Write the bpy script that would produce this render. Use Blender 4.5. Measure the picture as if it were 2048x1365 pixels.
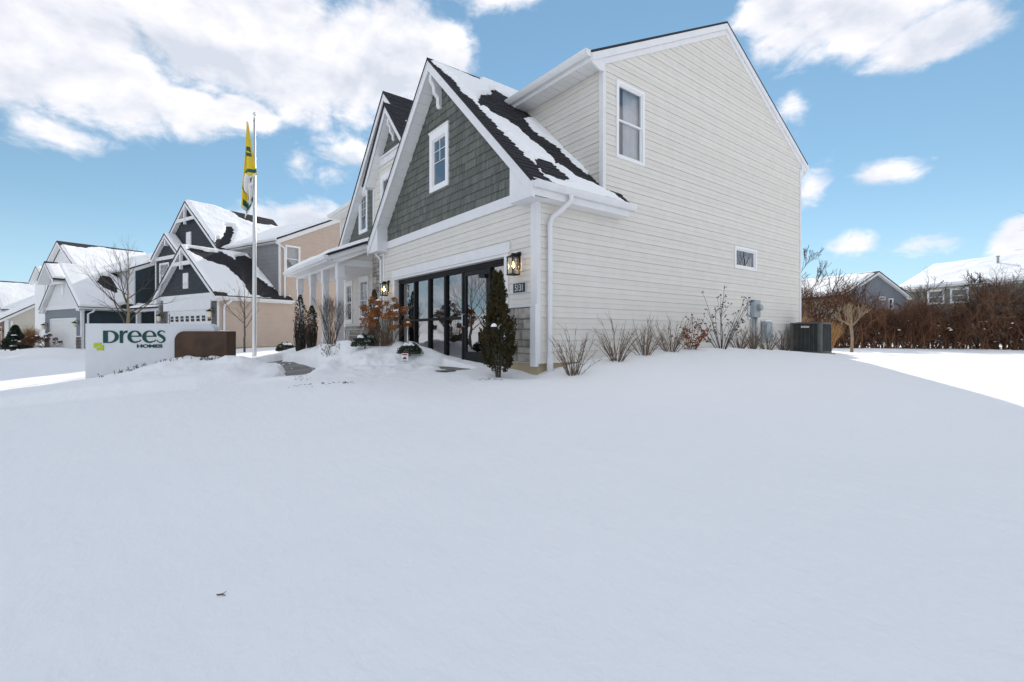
import bpy, bmesh, math, random
import numpy as np
from mathutils import Vector, Matrix

R = math.radians
scene = bpy.context.scene
for o in list(bpy.data.objects):
    bpy.data.objects.remove(o)

# ------------------------------------------------------------------ camera
CAM = (6.675, -5.754, 0.559)
YAW = 52.306                      # view direction, degrees left of +Y (the house's depth axis)
cd = bpy.data.cameras.new('camera'); cam = bpy.data.objects.new('camera', cd)
scene.collection.objects.link(cam); scene.camera = cam
cam.location = CAM; cam.rotation_euler = (R(90), 0, R(YAW))
cd.sensor_width = 36; cd.lens = 16.734; cd.shift_y = -0.0071
cd.clip_start = 0.05; cd.clip_end = 5000
scene.cycles.max_bounces = 7; scene.cycles.diffuse_bounces = 4; scene.cycles.glossy_bounces = 3; scene.cycles.transparent_max_bounces = 10

# ------------------------------------------------------------------ sky, sun, exposure
SUN_AZ = 38.0                     # degrees left of +Y
SUN_EL = 27.0
SKY_STRENGTH = 0.10
world = bpy.data.worlds.new('World'); scene.world = world; world.use_nodes = True
wt = world.node_tree; wt.nodes.clear()

class NB:
    """tiny node-expression builder"""
    def __init__(s, t): s.t = t
    def put(s, sock, v):
        if isinstance(v, bpy.types.NodeSocket): s.t.links.new(v, sock)
        elif v is not None: sock.default_value = v
    def n(s, typ, **kw):
        nd = s.t.nodes.new(typ)
        for k, v in kw.items(): setattr(nd, k, v)
        return nd
    def m(s, op, a, b=None, c=None, clamp=False):
        nd = s.n('ShaderNodeMath', operation=op, use_clamp=clamp)
        s.put(nd.inputs[0], a); s.put(nd.inputs[1], b)
        if c is not None: s.put(nd.inputs[2], c)
        return nd.outputs[0]
    def v(s, op, a, b=None):
        nd = s.n('ShaderNodeVectorMath', operation=op)
        s.put(nd.inputs[0], a)
        if b is not None: s.put(nd.inputs[1], b)
        return nd.outputs[0]
    def mix(s, f, a, b, bt='MIX'):
        nd = s.n('ShaderNodeMix', data_type='RGBA', blend_type=bt)
        s.put(nd.inputs[0], f)
        for i, q in ((6, a), (7, b)):
            if isinstance(q, tuple) and len(q) == 3: q = q + (1,)
            s.put(nd.inputs[i], q)
        return nd.outputs[2]
    def ramp(s, f, lo, hi, interp='SMOOTHSTEP'):
        nd = s.n('ShaderNodeMapRange', interpolation_type=interp)
        s.put(nd.inputs[0], f); s.put(nd.inputs[1], lo); s.put(nd.inputs[2], hi)
        return nd.outputs[0]
    def noise(s, vec, scale, detail=4, rough=.55, dist=0):
        nd = s.n('ShaderNodeTexNoise')
        s.put(nd.inputs['Vector'], vec); s.put(nd.inputs['Scale'], scale)
        nd.inputs['Detail'].default_value = detail; nd.inputs['Roughness'].default_value = rough
        nd.inputs['Distortion'].default_value = dist
        return nd.outputs['Fac']

b = NB(wt)
out = b.n('ShaderNodeOutputWorld'); bg = b.n('ShaderNodeBackground')
sky = b.n('ShaderNodeTexSky', sky_type='NISHITA', sun_disc=False)
sky.sun_elevation = R(SUN_EL); sky.sun_rotation = R(-SUN_AZ)
sky.altitude = 300; sky.air_density = 0.8; sky.dust_density = 0.0; sky.ozone_density = 1.5
tc = b.n('ShaderNodeTexCoord'); D = tc.outputs['Generated']
sx = b.n('ShaderNodeSeparateXYZ'); b.put(sx.inputs[0], D)
az = b.m('MULTIPLY', b.m('ARCTAN2', sx.outputs[0], sx.outputs[1]), 180/math.pi)
el = b.m('MULTIPLY', b.m('ARCSINE', sx.outputs[2]), 180/math.pi)
# cumulus banks: azimuth, elevation, half width, half height (degrees), weight
BANKS = [(-97, 24.5, 10, 7.5, 1), (-91.5, 22.0, 5, 4.6, 1), (-79, 28.5, 10.5, 7.2, 1), (-86, 27.5, 6, 6, 1),
         (-68, 28.8, 10, 7.0, 1), (-61.5, 30.0, 4, 3.6, 1), (-86.5, 21.4, 5.2, 2.6, .9), (-81.8, 22.0, 4.0, 2.1, .9),
         (-76.5, 18.2, 1.4, 1.5, .30), (-71.2, 19.2, 3.2, 2.0, .20), (-75.5, 11.8, 6.5, 2.6, .8),
         (-16.5, 28.5, 8.0, 4.2, .75), (-11.0, 24.8, 5.5, 2.4, .7), (-22.5, 31.0, 4, 2.5, .6), (-14.3, 14.7, 2.4, 1.1, .34),
         (-16.4, 8.8, 2.2, 1.1, .28), (-11.3, 8.2, 3.2, 1.0, .32), (-4.6, 7.4, 3.0, 2.8, 1),
         (-20.3, 14.8, 1.5, 1.6, .24), (-55, 36.5, 8, 2.4, .75), (-96, 17, 4, 1.5, .35), (-22, 21.8, 1.2, 1.6, .16)]
cov = None; RO = 7.9
for (a, e, ra, re_, w_) in BANKS:
    dx = b.m('MULTIPLY', b.m('SUBTRACT', az, a), 1/ra); dy = b.m('MULTIPLY', b.m('SUBTRACT', el, e), 1/re_)
    q = b.m('ADD', b.m('MULTIPLY', dx, dx), b.m('MULTIPLY', dy, dy))
    q = b.m('MULTIPLY', b.m('SUBTRACT', 1.0, b.m('SQRT', q)), w_)
    cov = q if cov is None else b.m('MAXIMUM', cov, q)
flat = b.v('MULTIPLY', D, (1, 1, 1.7))
# the same kind of broken cumulus over the unseen sky, thickened for ambient light
rest = b.m('SUBTRACT', b.m('MULTIPLY', b.noise(b.v('ADD', flat, (RO, 0.0, 0.0)), 2.3, 2), 2.6), 1.06)
inview = b.n('ShaderNodeVectorMath', operation='DOT_PRODUCT')
b.put(inview.inputs[0], D); inview.inputs[1].default_value = (-math.sin(R(YAW))*.95, math.cos(R(YAW))*.95, .31)
rest = b.m('SUBTRACT', rest, b.m('MULTIPLY', b.ramp(inview.outputs['Value'], .55, .72), 2.0))
cov = b.m('MAXIMUM', cov, rest)
fb = b.noise(flat, 6.0, 8, .55, .2)
fbu = b.noise(b.v('ADD', flat, (0.0, 0.0, 0.05)), 6.0, 5, .55, .2)
fb2 = b.noise(flat, 19.0, 7, .62, .4)
lump = b.m('ADD', b.m('ADD', .05, b.m('MULTIPLY', cov, 1.3)), b.m('ADD', b.m('MULTIPLY', b.m('SUBTRACT', fb, .5), 1.6), b.m('MULTIPLY', b.m('SUBTRACT', fb2, .5), .85)))
dens = b.ramp(lump, -.06, .46)
thick = b.ramp(lump, .15, .95)
lit = b.m('ADD', .57, b.m('MULTIPLY', b.m('SUBTRACT', fb, fbu), 3.0))
lit = b.m('SUBTRACT', lit, b.m('MULTIPLY', thick, .22), clamp=True)
CLOUD = b.mix(lit, (3.45, 3.65, 4.1), (5.75, 5.55, 5.65))
hsv = b.n('ShaderNodeHueSaturation'); hsv.inputs['Saturation'].default_value = 1.15
b.put(hsv.inputs['Color'], sky.outputs[0]); gm = b.n('ShaderNodeGamma'); gm.inputs[1].default_value = .55; b.put(gm.inputs[0], b.mix(1.0, hsv.outputs[0], (.25, .25, .25), 'MULTIPLY'))
SKYC = b.mix(1.0, gm.outputs[0], (2.42, 2.92, 3.02), 'MULTIPLY')
SKYC = b.mix(b.m('MULTIPLY', b.ramp(el, 14.0, -2.0), .6), SKYC, (2.7, 3.9, 4.9))
col = b.mix(b.m('MULTIPLY', dens, .96), SKYC, CLOUD)
b.put(bg.inputs['Color'], col); bg.inputs['Strength'].default_value = SKY_STRENGTH
wt.links.new(bg.outputs[0], out.inputs[0])

sd = bpy.data.lights.new('sun', 'SUN'); sun = bpy.data.objects.new('sun', sd); scene.collection.objects.link(sun)
sd.energy = 2.15; sd.angle = R(0.5); sd.color = (1.0, .94, .85)
to_sun = Vector((-math.sin(R(SUN_AZ))*math.cos(R(SUN_EL)), math.cos(R(SUN_AZ))*math.cos(R(SUN_EL)), math.sin(R(SUN_EL))))
sun.rotation_euler = to_sun.to_track_quat('Z', 'Y').to_euler()
vs = scene.view_settings
vs.view_transform = 'Standard'; vs.look = 'None'; vs.gamma = 1; vs.use_curve_mapping = False
vs.exposure = 1.08

# ------------------------------------------------------------------ materials
MATS = {}
def mat(name, c, rough=.6, c2=None, nscale=8, nstretch=(1, 1, 1), bump=0, bscale=60, objvar=0, metal=0, spec=.3, coords='Object'):
    if name in MATS: return MATS[name]
    m = bpy.data.materials.new(name); m.use_nodes = True
    t = m.node_tree; g = NB(t); p = t.nodes['Principled BSDF']
    tcn = g.n('ShaderNodeTexCoord').outputs[coords]
    vec = g.v('MULTIPLY', tcn, nstretch)
    colr = c + (1,)
    if c2 is not None:
        colr = g.mix(g.ramp(g.noise(vec, nscale, 5, .6), .3, .7), c, c2)
    if objvar:
        oi = g.n('ShaderNodeObjectInfo')
        k = g.m('ADD', 1 - objvar, g.m('MULTIPLY', oi.outputs['Random'], 2*objvar))
        cc = g.n('ShaderNodeCombineColor')
        for i in range(3): g.put(cc.inputs[i], k)
        colr = g.mix(1.0, colr, cc.outputs[0], 'MULTIPLY')
    g.put(p.inputs['Base Color'], colr)
    p.inputs['Roughness'].default_value = rough; p.inputs['Metallic'].default_value = metal
    p.inputs['Specular IOR Level'].default_value = spec
    if bump:
        bn = g.n('ShaderNodeBump'); bn.inputs['Strength'].default_value = bump; bn.inputs['Distance'].default_value = .01
        g.put(bn.inputs['Height'], g.noise(vec, bscale, 4)); g.put(p.inputs['Normal'], bn.outputs[0])
    MATS[name] = m
    return m

mat('siding_cream', (.69, .655, .60), .5, (.72, .69, .64), 3, (1, 1, 1), .08, 90, .025)
mat('trim_white', (.73, .73, .74), .45, (.77, .77, .78), 4, bump=.05)
mat('soffit_white', (.80, .80, .80), .5, objvar=.02)
mat('shake_green', (.100, .108, .097), .8, (.150, .158, .140), 14, (1, 1, .12), .35, 40, .16)
mat('shingle', (.018, .018, .022), .9, (.05, .05, .056), 55, bump=.5, bscale=160, objvar=.05)
mat('stone', (.26, .235, .21), .85, (.43, .40, .36), 6, bump=.6, bscale=22, objvar=.30)
mat('mortar', (.30, .285, .265), .95, bump=.4)
mat('concrete', (.36, .30, .20), .95, (.45, .37, .25), 3, bump=.3)
mat('paving', (.115, .108, .098), .6, (.26, .25, .23), 1.6, bump=.3, bscale=120)
mat('black_metal', (.010, .010, .011), .5, (.016, .016, .018), 3, spec=.2)
mat('grey_metal', (.33, .35, .36), .45, (.42, .44, .45), 6, metal=.3)
mat('meter_grey', (.30, .345, .36), .5, (.36, .40, .415), 5)
mat('alu', (.62, .62, .61), .38, (.72, .72, .71), 3, (1, 1, .1), metal=.6)
mat('cabinet', (.075, .082, .078), .5, (.10, .108, .10), 4)
mat('cabinet_dark', (.012, .012, .013), .6)
mat('window_white', (.83, .83, .84), .4)
mat('curtain', (.70, .70, .72), .9, (.80, .80, .81), 5)
mat('blind', (.50, .52, .50), .8)
mat('room', (.30, .30, .31), .9)
mat('dark_room', (.05, .05, .055), .9)
mat('shop_wall', (.13, .13, .135), .9)
mat('room_floor', (.10, .085, .07), .6)
mat('gold_glass', (.8, .7, .5), .5)
mat('plaque', (.035, .04, .045), .5)
mat('digit', (.72, .73, .74), .4)
mat('sign_white', (.61, .63, .65), .4, (.65, .67, .69), 2, bump=.03)
mat('sign_green', (.004, .052, .045), .5)
mat('sign_lime', (.42, .52, .015), .5)
mat('corten', (.052, .028, .018), .6, (.085, .045, .026), 3, bump=.12)
mat('flag_yellow', (.66, .50, .035), .8, (.74, .56, .05), 3)
mat('flag_green', (.025, .105, .085), .8)
mat('flag_white', (.74, .73, .72), .8)
mat('rope', (.7, .7, .68), .9)
mat('tan_siding', (.50, .40, .335), .55, (.54, .435, .365), 2)
mat('grey_siding', (.235, .235, .24), .55, (.27, .27, .275), 2)
mat('slate_shake', (.030, .036, .046), .75, (.048, .055, .066), 9, bump=.3)
mat('navy_siding', (.028, .045, .058), .55, (.036, .055, .07), 2)
mat('cool_grey_siding', (.17, .20, .225), .55)
mat('beige_siding', (.50, .47, .41), .6, (.54, .51, .45), 2)
mat('olive_siding', (.20, .20, .18), .6)
mat('blue_grey_siding', (.20, .215, .24), .6, (.22, .235, .255), 1)
mat('brick', (.30, .185, .12), .9, (.22, .13, .085), 6)
mat('dark_stone', (.10, .095, .09), .9, (.17, .16, .15), 8, bump=.5, bscale=18)
mat('door_white', (.74, .74, .73), .5)
mat('bark', (.075, .058, .047), .9, (.13, .105, .085), 12, bump=.4)
mat('bark_pale', (.22, .165, .105), .9, (.30, .235, .16), 10, bump=.3)
mat('twig', (.115, .08, .055), .9, (.18, .13, .09), 15)
mat('twig_red', (.075, .040, .026), .95, (.21, .105, .058), .9)
mat('twig_dark', (.06, .05, .045), .9)
mat('leaf_copper', (.30, .085, .022), .8, (.20, .05, .015), 11)
mat('leaf_orange', (.42, .165, .045), .8, (.24, .085, .022), 9)
mat('leaf_brown', (.09, .045, .025), .85, (.15, .07, .035), 9)
mat('berry', (.012, .011, .013), .5)
mat('evergreen', (.022, .027, .010), .75, (.060, .052, .018), 9)
mat('evergreen_rust', (.075, .036, .012), .8, (.034, .030, .011), 7)
mat('conifer', (.035, .055, .032), .8, (.06, .08, .05), 6)
mat('grass_tan', (.45, .27, .10), .85, (.33, .17, .055), 4)
mat('grass_dead', (.30, .24, .14), .9)
mat('soil', (.05, .042, .035), .95)
mat('red_mark', (.42, .03, .03), .6)
mat('black_mark', (.02, .02, .02), .6)
mat('paint_white', (.78, .78, .78), .5)

def snow_mat():
    m = bpy.data.materials.new('snow'); m.use_nodes = True; t = m.node_tree; g = NB(t); p = t.nodes['Principled BSDF']
    geo = g.n('ShaderNodeNewGeometry').outputs['Position']
    g.put(p.inputs['Base Color'], g.mix(g.noise(geo, .5, 4), (.925, .925, .93), (.95, .95, .95)))
    p.inputs['Roughness'].default_value = .75; p.inputs['Specular IOR Level'].default_value = .15
    h = g.m('ADD', g.m('MULTIPLY', g.noise(g.v('MULTIPLY', geo, (1, 2.2, 1)), 3.2, 4, .55), 1.0),
            g.m('ADD', g.m('MULTIPLY', g.noise(geo, 26, 3), .22), g.m('MULTIPLY', g.noise(geo, 140, 2), .07)))
    bn = g.n('ShaderNodeBump'); bn.inputs['Strength'].default_value = .6; bn.inputs['Distance'].default_value = .035
    g.put(bn.inputs['Height'], h); g.put(p.inputs['Normal'], bn.outputs[0])
    MATS['snow'] = m
snow_mat()

def glass_mat(name, tint, refl, rough=0.0):
    m = bpy.data.materials.new(name); m.use_nodes = True; t = m.node_tree; t.nodes.clear(); g = NB(t)
    o = g.n('ShaderNodeOutputMaterial'); tr = g.n('ShaderNodeBsdfTransparent'); gl = g.n('ShaderNodeBsdfGlossy')
    tr.inputs[0].default_value = tint + (1,); gl.inputs['Roughness'].default_value = rough
    gl.inputs['Color'].default_value = (.95, .95, .97, 1)
    lw = g.n('ShaderNodeLayerWeight'); lw.inputs[0].default_value = .5
    fr = g.m('ADD', .04, g.m('MULTIPLY', .96, g.m('POWER', lw.outputs['Facing'], 5.0)))
    tcn = g.n('ShaderNodeTexCoord').outputs['Object']
    bn = g.n('ShaderNodeBump'); bn.inputs['Strength'].default_value = .05; bn.inputs['Distance'].default_value = .02
    g.put(bn.inputs['Height'], g.noise(tcn, 1.3, 1)); g.put(gl.inputs['Normal'], bn.outputs[0])
    mx = g.n('ShaderNodeMixShader')
    g.put(mx.inputs[0], g.m('ADD', refl, fr, clamp=True))
    t.links.new(tr.outputs[0], mx.inputs[1]); t.links.new(gl.outputs[0], mx.inputs[2]); t.links.new(mx.outputs[0], o.inputs[0])
    MATS[name] = m
glass_mat('glass', (.90, .91, .92), .07)
glass_mat('glass_dark', (.55, .57, .60), .22)
glass_mat('store_glass', (.58, .60, .60), .24)
glass_mat('lantern_glass', (.92, .90, .86), .02)

def emit_mat(name, c, s):
    m = bpy.data.materials.new(name); m.use_nodes = True; t = m.node_tree; t.nodes.clear(); g = NB(t)
    o = g.n('ShaderNodeOutputMaterial'); e = g.n('ShaderNodeEmission')
    e.inputs[0].default_value = c + (1,); e.inputs[1].default_value = s
    t.links.new(e.outputs[0], o.inputs[0]); MATS[name] = m
emit_mat('bulb', (1.0, .66, .32), 9)

# ------------------------------------------------------------------ mesh helpers
COL = scene.collection
class MB:
    def __init__(s): s.v = []; s.f = []; s.mi = []
    def add(s, vs_, fs, mi=0):
        n = len(s.v); s.v.extend(vs_)
        for f in fs: s.f.append(tuple(i + n for i in f)); s.mi.append(mi)
        return s
    def hexa(s, p, mi=0):          # p: 4 bottom (ccw) + 4 top
        return s.add(p, [(3, 2, 1, 0), (4, 5, 6, 7), (0, 1, 5, 4), (1, 2, 6, 5), (2, 3, 7, 6), (3, 0, 4, 7)], mi)
    def box(s, x0, x1, y0, y1, z0, z1, mi=0):
        return s.hexa([(x0, y0, z0), (x1, y0, z0), (x1, y1, z0), (x0, y1, z0), (x0, y0, z1), (x1, y0, z1), (x1, y1, z1), (x0, y1, z1)], mi)
    def prism(s, poly, f, d0, d1, mi=0):   # poly 2D, f(u,w,d)->xyz
        n = len(poly); a = [f(u, w, d0) for u, w in poly]; c = [f(u, w, d1) for u, w in poly]
        return s.add(a + c, [tuple(range(n - 1, -1, -1)), tuple(range(n, 2*n))] + [(i, (i + 1) % n, n + (i + 1) % n, n + i) for i in range(n)], mi)
    def tube(s, pts, rad, k=6, cap=True, mi=0):
        pts = [Vector(p) for p in pts]; rings = []; up = None
        for i, p in enumerate(pts):
            d = (pts[min(i + 1, len(pts) - 1)] - pts[max(i - 1, 0)])
            if d.length < 1e-9: d = Vector((0, 0, 1))
            d.normalize()
            if up is None: up = Vector((1, 0, 0)) if abs(d.x) < .9 else Vector((0, 1, 0))
            a = (up - d*up.dot(d))
            if a.length < 1e-6: a = d.orthogonal()
            a.normalize(); c = d.cross(a); up = a
            r = rad[i] if hasattr(rad, '__len__') else rad
            rings.append([tuple(p + a*math.cos(2*math.pi*j/k)*r + c*math.sin(2*math.pi*j/k)*r) for j in range(k)])
        vs_ = [v for r in rings for v in r]; fs = []
        for i in range(len(rings) - 1):
            for j in range(k): fs.append((i*k + j, i*k + (j + 1) % k, (i + 1)*k + (j + 1) % k, (i + 1)*k + j))
        if cap: fs += [tuple(range(k - 1, -1, -1)), tuple(range((len(rings) - 1)*k, len(rings)*k))]
        return s.add(vs_, fs, mi)
    def lathe(s, prof, c, k=16, mi=0):
        vs_ = []; fs = []
        for r, z in prof:
            for j in range(k): vs_.append((c[0] + r*math.cos(2*math.pi*j/k), c[1] + r*math.sin(2*math.pi*j/k), c[2] + z))
        for i in range(len(prof) - 1):
            for j in range(k): fs.append((i*k + j, i*k + (j + 1) % k, (i + 1)*k + (j + 1) % k, (i + 1)*k + j))
        fs += [tuple(range(k - 1, -1, -1)), tuple(range((len(prof) - 1)*k, len(prof)*k))]
        return s.add(vs_, fs, mi)
    def build(s, name, m, parent=None, smooth=False, bevel=0):
        me = bpy.data.meshes.new(name); me.from_pydata([tuple(v) for v in s.v], [], s.f)
        for q in (m if isinstance(m, (list, tuple)) else [m]): me.materials.append(MATS[q])
        if any(s.mi): me.polygons.foreach_set('material_index', s.mi)
        if smooth: me.polygons.foreach_set('use_smooth', [True]*len(me.polygons))
        me.update()
        o = bpy.data.objects.new(name, me); COL.objects.link(o)
        if parent is not None: o.parent = parent
        if bevel:
            bm = o.modifiers.new('bevel', 'BEVEL'); bm.width = bevel; bm.segments = 1; bm.limit_method = 'ANGLE'
        return o

def tag(o, label=None, cat=None, group=None, kind=None):
    if label: o['label'] = label
    if cat: o['category'] = cat
    if group: o['group'] = group
    if kind: o['kind'] = kind
    return o
def thing(name, label, cat, loc=(0, 0, 0), rz=0, group=None):
    o = bpy.data.objects.new(name, None); COL.objects.link(o); o.empty_display_size = .2
    o.location = loc; o.rotation_euler = (0, 0, rz)
    return tag(o, label, cat, group)
def box(name, m, parent, x0, x1, y0, y1, z0, z1, bevel=0):
    return MB().box(x0, x1, y0, y1, z0, z1).build(name, m, parent, bevel=bevel)

def scan(poly, z):
    xs = []
    for i in range(len(poly)):
        (u0, w0), (u1, w1) = poly[i], poly[(i + 1) % len(poly)]
        if (w0 <= z < w1) or (w1 <= z < w0): xs.append(u0 + (u1 - u0)*(z - w0)/(w1 - w0))
    xs.sort(); return list(zip(xs[0::2], xs[1::2]))
def course(mb, poly, holes, z0, z1, th, f, ulim=None, back=-.012, taper=True):
    """one lapped piece between z0 and z1 inside poly, cut round the holes; f(u,z,offset)->xyz"""
    zs = {z0, z1} | {w for _, w in poly if z0 < w < z1}
    for h in holes: zs |= {w for w in h[2:4] if z0 < w < z1}
    zs = sorted(zs); e = 1e-5; made = 0
    for a, c in zip(zs, zs[1:]):
        if c - a < 1e-4: continue
        A, B = scan(poly, a + e), scan(poly, c - e)
        if len(A) != len(B): continue
        for (l0, r0), (l1, r1) in zip(A, B):
            segs = [(l0, r0, l1, r1)]
            for h in holes:
                if h[2] < (a + c)/2 < h[3]:
                    ns = []
                    for (p0, q0, p1, q1) in segs:
                        if h[1] <= min(p0, p1) or h[0] >= max(q0, q1): ns.append((p0, q0, p1, q1)); continue
                        if h[0] > min(p0, p1): ns.append((p0, min(h[0], q0), p1, min(h[0], q1)))
                        if h[1] < max(q0, q1): ns.append((max(h[1], p0), q0, max(h[1], p1), q1))
                    segs = ns
            for (p0, q0, p1, q1) in segs:
                if ulim:
                    p0, p1 = max(p0, ulim[0]), max(p1, ulim[0]); q0, q1 = min(q0, ulim[1]), min(q1, ulim[1])
                if q0 - p0 < .002 and q1 - p1 < .002: continue
                if q0 < p0: p0 = q0 = (p0 + q0)/2
                if q1 < p1: p1 = q1 = (p1 + q1)/2
                oa = th*(z1 - a)/(z1 - z0)*.85 + th*.15 if taper else th
                oc = th*(z1 - c)/(z1 - z0)*.85 + th*.15 if taper else th
                mb.hexa([f(p0, a, oa), f(q0, a, oa), f(q0, a, back), f(p0, a, back), f(p1, c, oc), f(q1, c, oc), f(q1, c, back), f(p1, c, back)])
                made += 1
    return made
def lap_siding(parent, poly, holes, f, m, e=.108, th=.015, zbase=None, single=False, name='siding_board'):
    z = min(w for _, w in poly) if zbase is None else zbase
    top = max(w for _, w in poly); one = MB(); nb_ = 0
    while z < top - .004:
        mb = one if single else MB()
        k_ = (.0034, 1.0) if nb_ % 2 == 0 else (.0016, .5); nb_ += 1
        n = course(mb, poly, holes, z + k_[0], min(z + e, top), th*k_[1], f)
        if n and not single: mb.build(name, m, parent)
        z += e
    if single: return one.build('siding', m, parent)
# wall mappings: facing -Y at y, facing +X at x
def FY(y): return lambda u, z, o: (u, y - o, z)
def FX(x): return lambda u, z, o: (x + o, u, z)

# value noise (numpy)
def _h(i, j, s): 
    n = (i.astype(np.int64)*374761393 + j.astype(np.int64)*668265263 + s*1442695041) & 0x7fffffff
    n = ((n ^ (n >> 13))*1274126177) & 0x7fffffff
    return ((n ^ (n >> 16)) & 0xffff)/65535.0
def vnoise(x, y, s=0):
    x = np.asarray(x, float); y = np.asarray(y, float)
    i, j = np.floor(x), np.floor(y); u, w = x - i, y - j
    u = u*u*(3 - 2*u); w = w*w*(3 - 2*w)
    a = _h(i, j, s); c = _h(i + 1, j, s); d = _h(i, j + 1, s); e = _h(i + 1, j + 1, s)
    return (a*(1 - u) + c*u)*(1 - w) + (d*(1 - u) + e*u)*w
def fbm(x, y, s=0, o=4):
    t = 0; a = .5; k = 0
    for q in range(o): t = t + a*vnoise(np.asarray(x)*2**q, np.asarray(y)*2**q, s + q); k += a; a *= .5
    return t/k - .5
def sdist(px, py, poly):
    """signed distance to a polygon, positive outside"""
    d = np.full(px.shape, 1e9); ins = np.zeros(px.shape, bool); n = len(poly)
    for i in range(n):
        (x0, y0), (x1, y1) = poly[i], poly[(i + 1) % n]
        ex, ey = x1 - x0, y1 - y0; L = ex*ex + ey*ey + 1e-12
        t = np.clip(((px - x0)*ex + (py - y0)*ey)/L, 0, 1)
        d = np.minimum(d, np.hypot(px - x0 - t*ex, py - y0 - t*ey))
        c = ((y0 <= py) & (py < y1)) | ((y1 <= py) & (py < y0))
        xi = x0 + (py - y0)*ex/(ey if abs(ey) > 1e-12 else 1e-12)
        ins ^= c & (px < xi)
    return np.where(ins, -d, d)
def npmesh(name, P, nu, nv, m, parent=None, smooth=True, keep=None):
    """grid mesh from P (nv*nu,3)"""
    idx = np.arange(nu*nv).reshape(nv, nu)
    q = np.stack([idx[:-1, :-1], idx[:-1, 1:], idx[1:, 1:], idx[1:, :-1]], -1).reshape(-1, 4)
    if keep is not None: q = q[keep[q].any(1)]
    me = bpy.data.meshes.new(name)
    me.vertices.add(len(P)); me.vertices.foreach_set('co', np.asarray(P, np.float32).ravel())
    me.loops.add(q.size); me.loops.foreach_set('vertex_index', q.ravel().astype(np.int32))
    me.polygons.add(len(q)); me.polygons.foreach_set('loop_start', np.arange(0, q.size, 4, dtype=np.int32))
    me.polygons.foreach_set('use_smooth', np.full(len(q), smooth))
    me.materials.append(MATS[m]); me.update(calc_edges=True); me.validate()
    o = bpy.data.objects.new(name, me); COL.objects.link(o)
    if parent is not None: o.parent = parent
    return o
def text_mesh(name, body, size, m, parent, matrix, extrude=.004, offset=0, sx=1.0, align='LEFT'):
    cu = bpy.data.curves.new(name, 'FONT'); cu.body = body; cu.size = size; cu.extrude = extrude; cu.offset = offset; cu.align_x = align
    tmp = bpy.data.objects.new(name + '_tmp', cu); COL.objects.link(tmp)
    dg = bpy.context.evaluated_depsgraph_get()
    me = bpy.data.meshes.new_from_object(tmp.evaluated_get(dg)); bpy.data.objects.remove(tmp); bpy.data.curves.remove(cu)
    me.materials.clear(); me.materials.append(MATS[m]); me.transform(Matrix.Diagonal((sx, 1, 1, 1))); me.transform(matrix)
    o = bpy.data.objects.new(name, me); COL.objects.link(o); o.parent = parent
    return o
# ------------------------------------------------------------------ terrain
CTRL = [(6.67, -5.75, -.95), (5.0, -4.9, -.88), (3.7, -5.4, -.84), (.2, -.35, -.20), (-2.2, -.7, -.13), (-2.2, .1, -.08), (-1.0, -.2, -.12), (2.6, -1.6, -.45), (4.2, 1.5, -.42), (4.2, 7, -.30),
        (5.65, 5.4, -.45), (.9, 1.4, .02), (.8, 2.6, .12), (.9, 5, .15), (.9, 8.4, .09), (.7, 10.8, -.04), (.3, 15.4, -.15), (-.4, 17.8, -.22),
        (-2.6, 24.7, -.20), (3.5, 29, -.20), (10, 20, -.38), (15, 10, -.75), (12, 0, -1.0), (9, -10, -1.02), (0, -9, -1.0), (-10.1, -7, -.76),
        (-7.8, -4, -.30), (-14.6, -2.3, -.34), (-22.6, -2.8, -.32), (-37.7, -9.4, -.52), (-62, -16.8, -.9), (-44, -12.8, -.88),
        (-14.8, -8.4, -.85), (-20, -13, -.98), (0, -16, -1.05), (-32, -16, -1.0), (-1.7, -3.0, -.34), (-10.5, -2.4, -.24), (-6.3, -2.6, -.24),
        (-10, .2, .05), (-5, -.8, .0), (-18, 5, -.2), (-20, 20, -.2), (-8, 16, -.15), (-40, 10, -.4), (-5, 40, -.3), (20, 35, -.6), (-12, 50, -.3), (2, 62, -.4),
        (-45, -24, -.9), (-27, -13, -1.0)]
for k in range(12):
    t = k*math.pi/6; CTRL.append((-10 + 130*math.cos(t), 130*math.sin(t), -1.0))
cp = np.array(CTRL)
def _U(r2): return np.where(r2 > 1e-9, r2*np.log(np.maximum(r2, 1e-9))*.5, 0)
_n = len(cp); _K = np.zeros((_n + 3, _n + 3)); _d2 = ((cp[:, None, :2] - cp[None, :, :2])**2).sum(-1)
_K[:_n, :_n] = _U(_d2) + np.eye(_n)*.6; _K[:_n, _n] = 1; _K[:_n, _n + 1:] = cp[:, :2]; _K[_n:, :_n] = _K[:_n, _n:].T
_w = np.linalg.solve(_K, np.concatenate([cp[:, 2], np.zeros(3)]))
def tps(x, y):
    z = _w[_n] + _w[_n + 1]*x + _w[_n + 2]*y
    for i in range(_n): z = z + _w[i]*_U((x - cp[i, 0])**2 + (y - cp[i, 1])**2)
    r = np.hypot(x + 10, y); k = np.clip((r - 80)/50, 0, 1)
    return z*(1 - k) + (-1.0)*k
WALK = [(-12, -1.75), (-11.2, -2.75), (-8.5, -2.95), (-6.5, -2.95), (-5.2, -3.25), (-4.1, -3.6), (-3.7, -3.2), (-4.9, -2.6), (-6.3, -2.15), (-8.5, -2.15), (-10.6, -2.05), (-11.2, -1.4)]
APRON = [(-3.0, -.80), (-1.8, -.78), (-1.6, -.30), (-2.9, -.32)]
BANK = [(-6.6, -10.5), (-6.1, -7.9), (-5.0, -5.7), (-4.6, -4.9), (-5.2, -3.8), (-7.2, -3.35), (-10, -3.5), (-12, -3.3), (-13.5, -4.2), (-13, -8), (-11, -10.5)]
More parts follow.
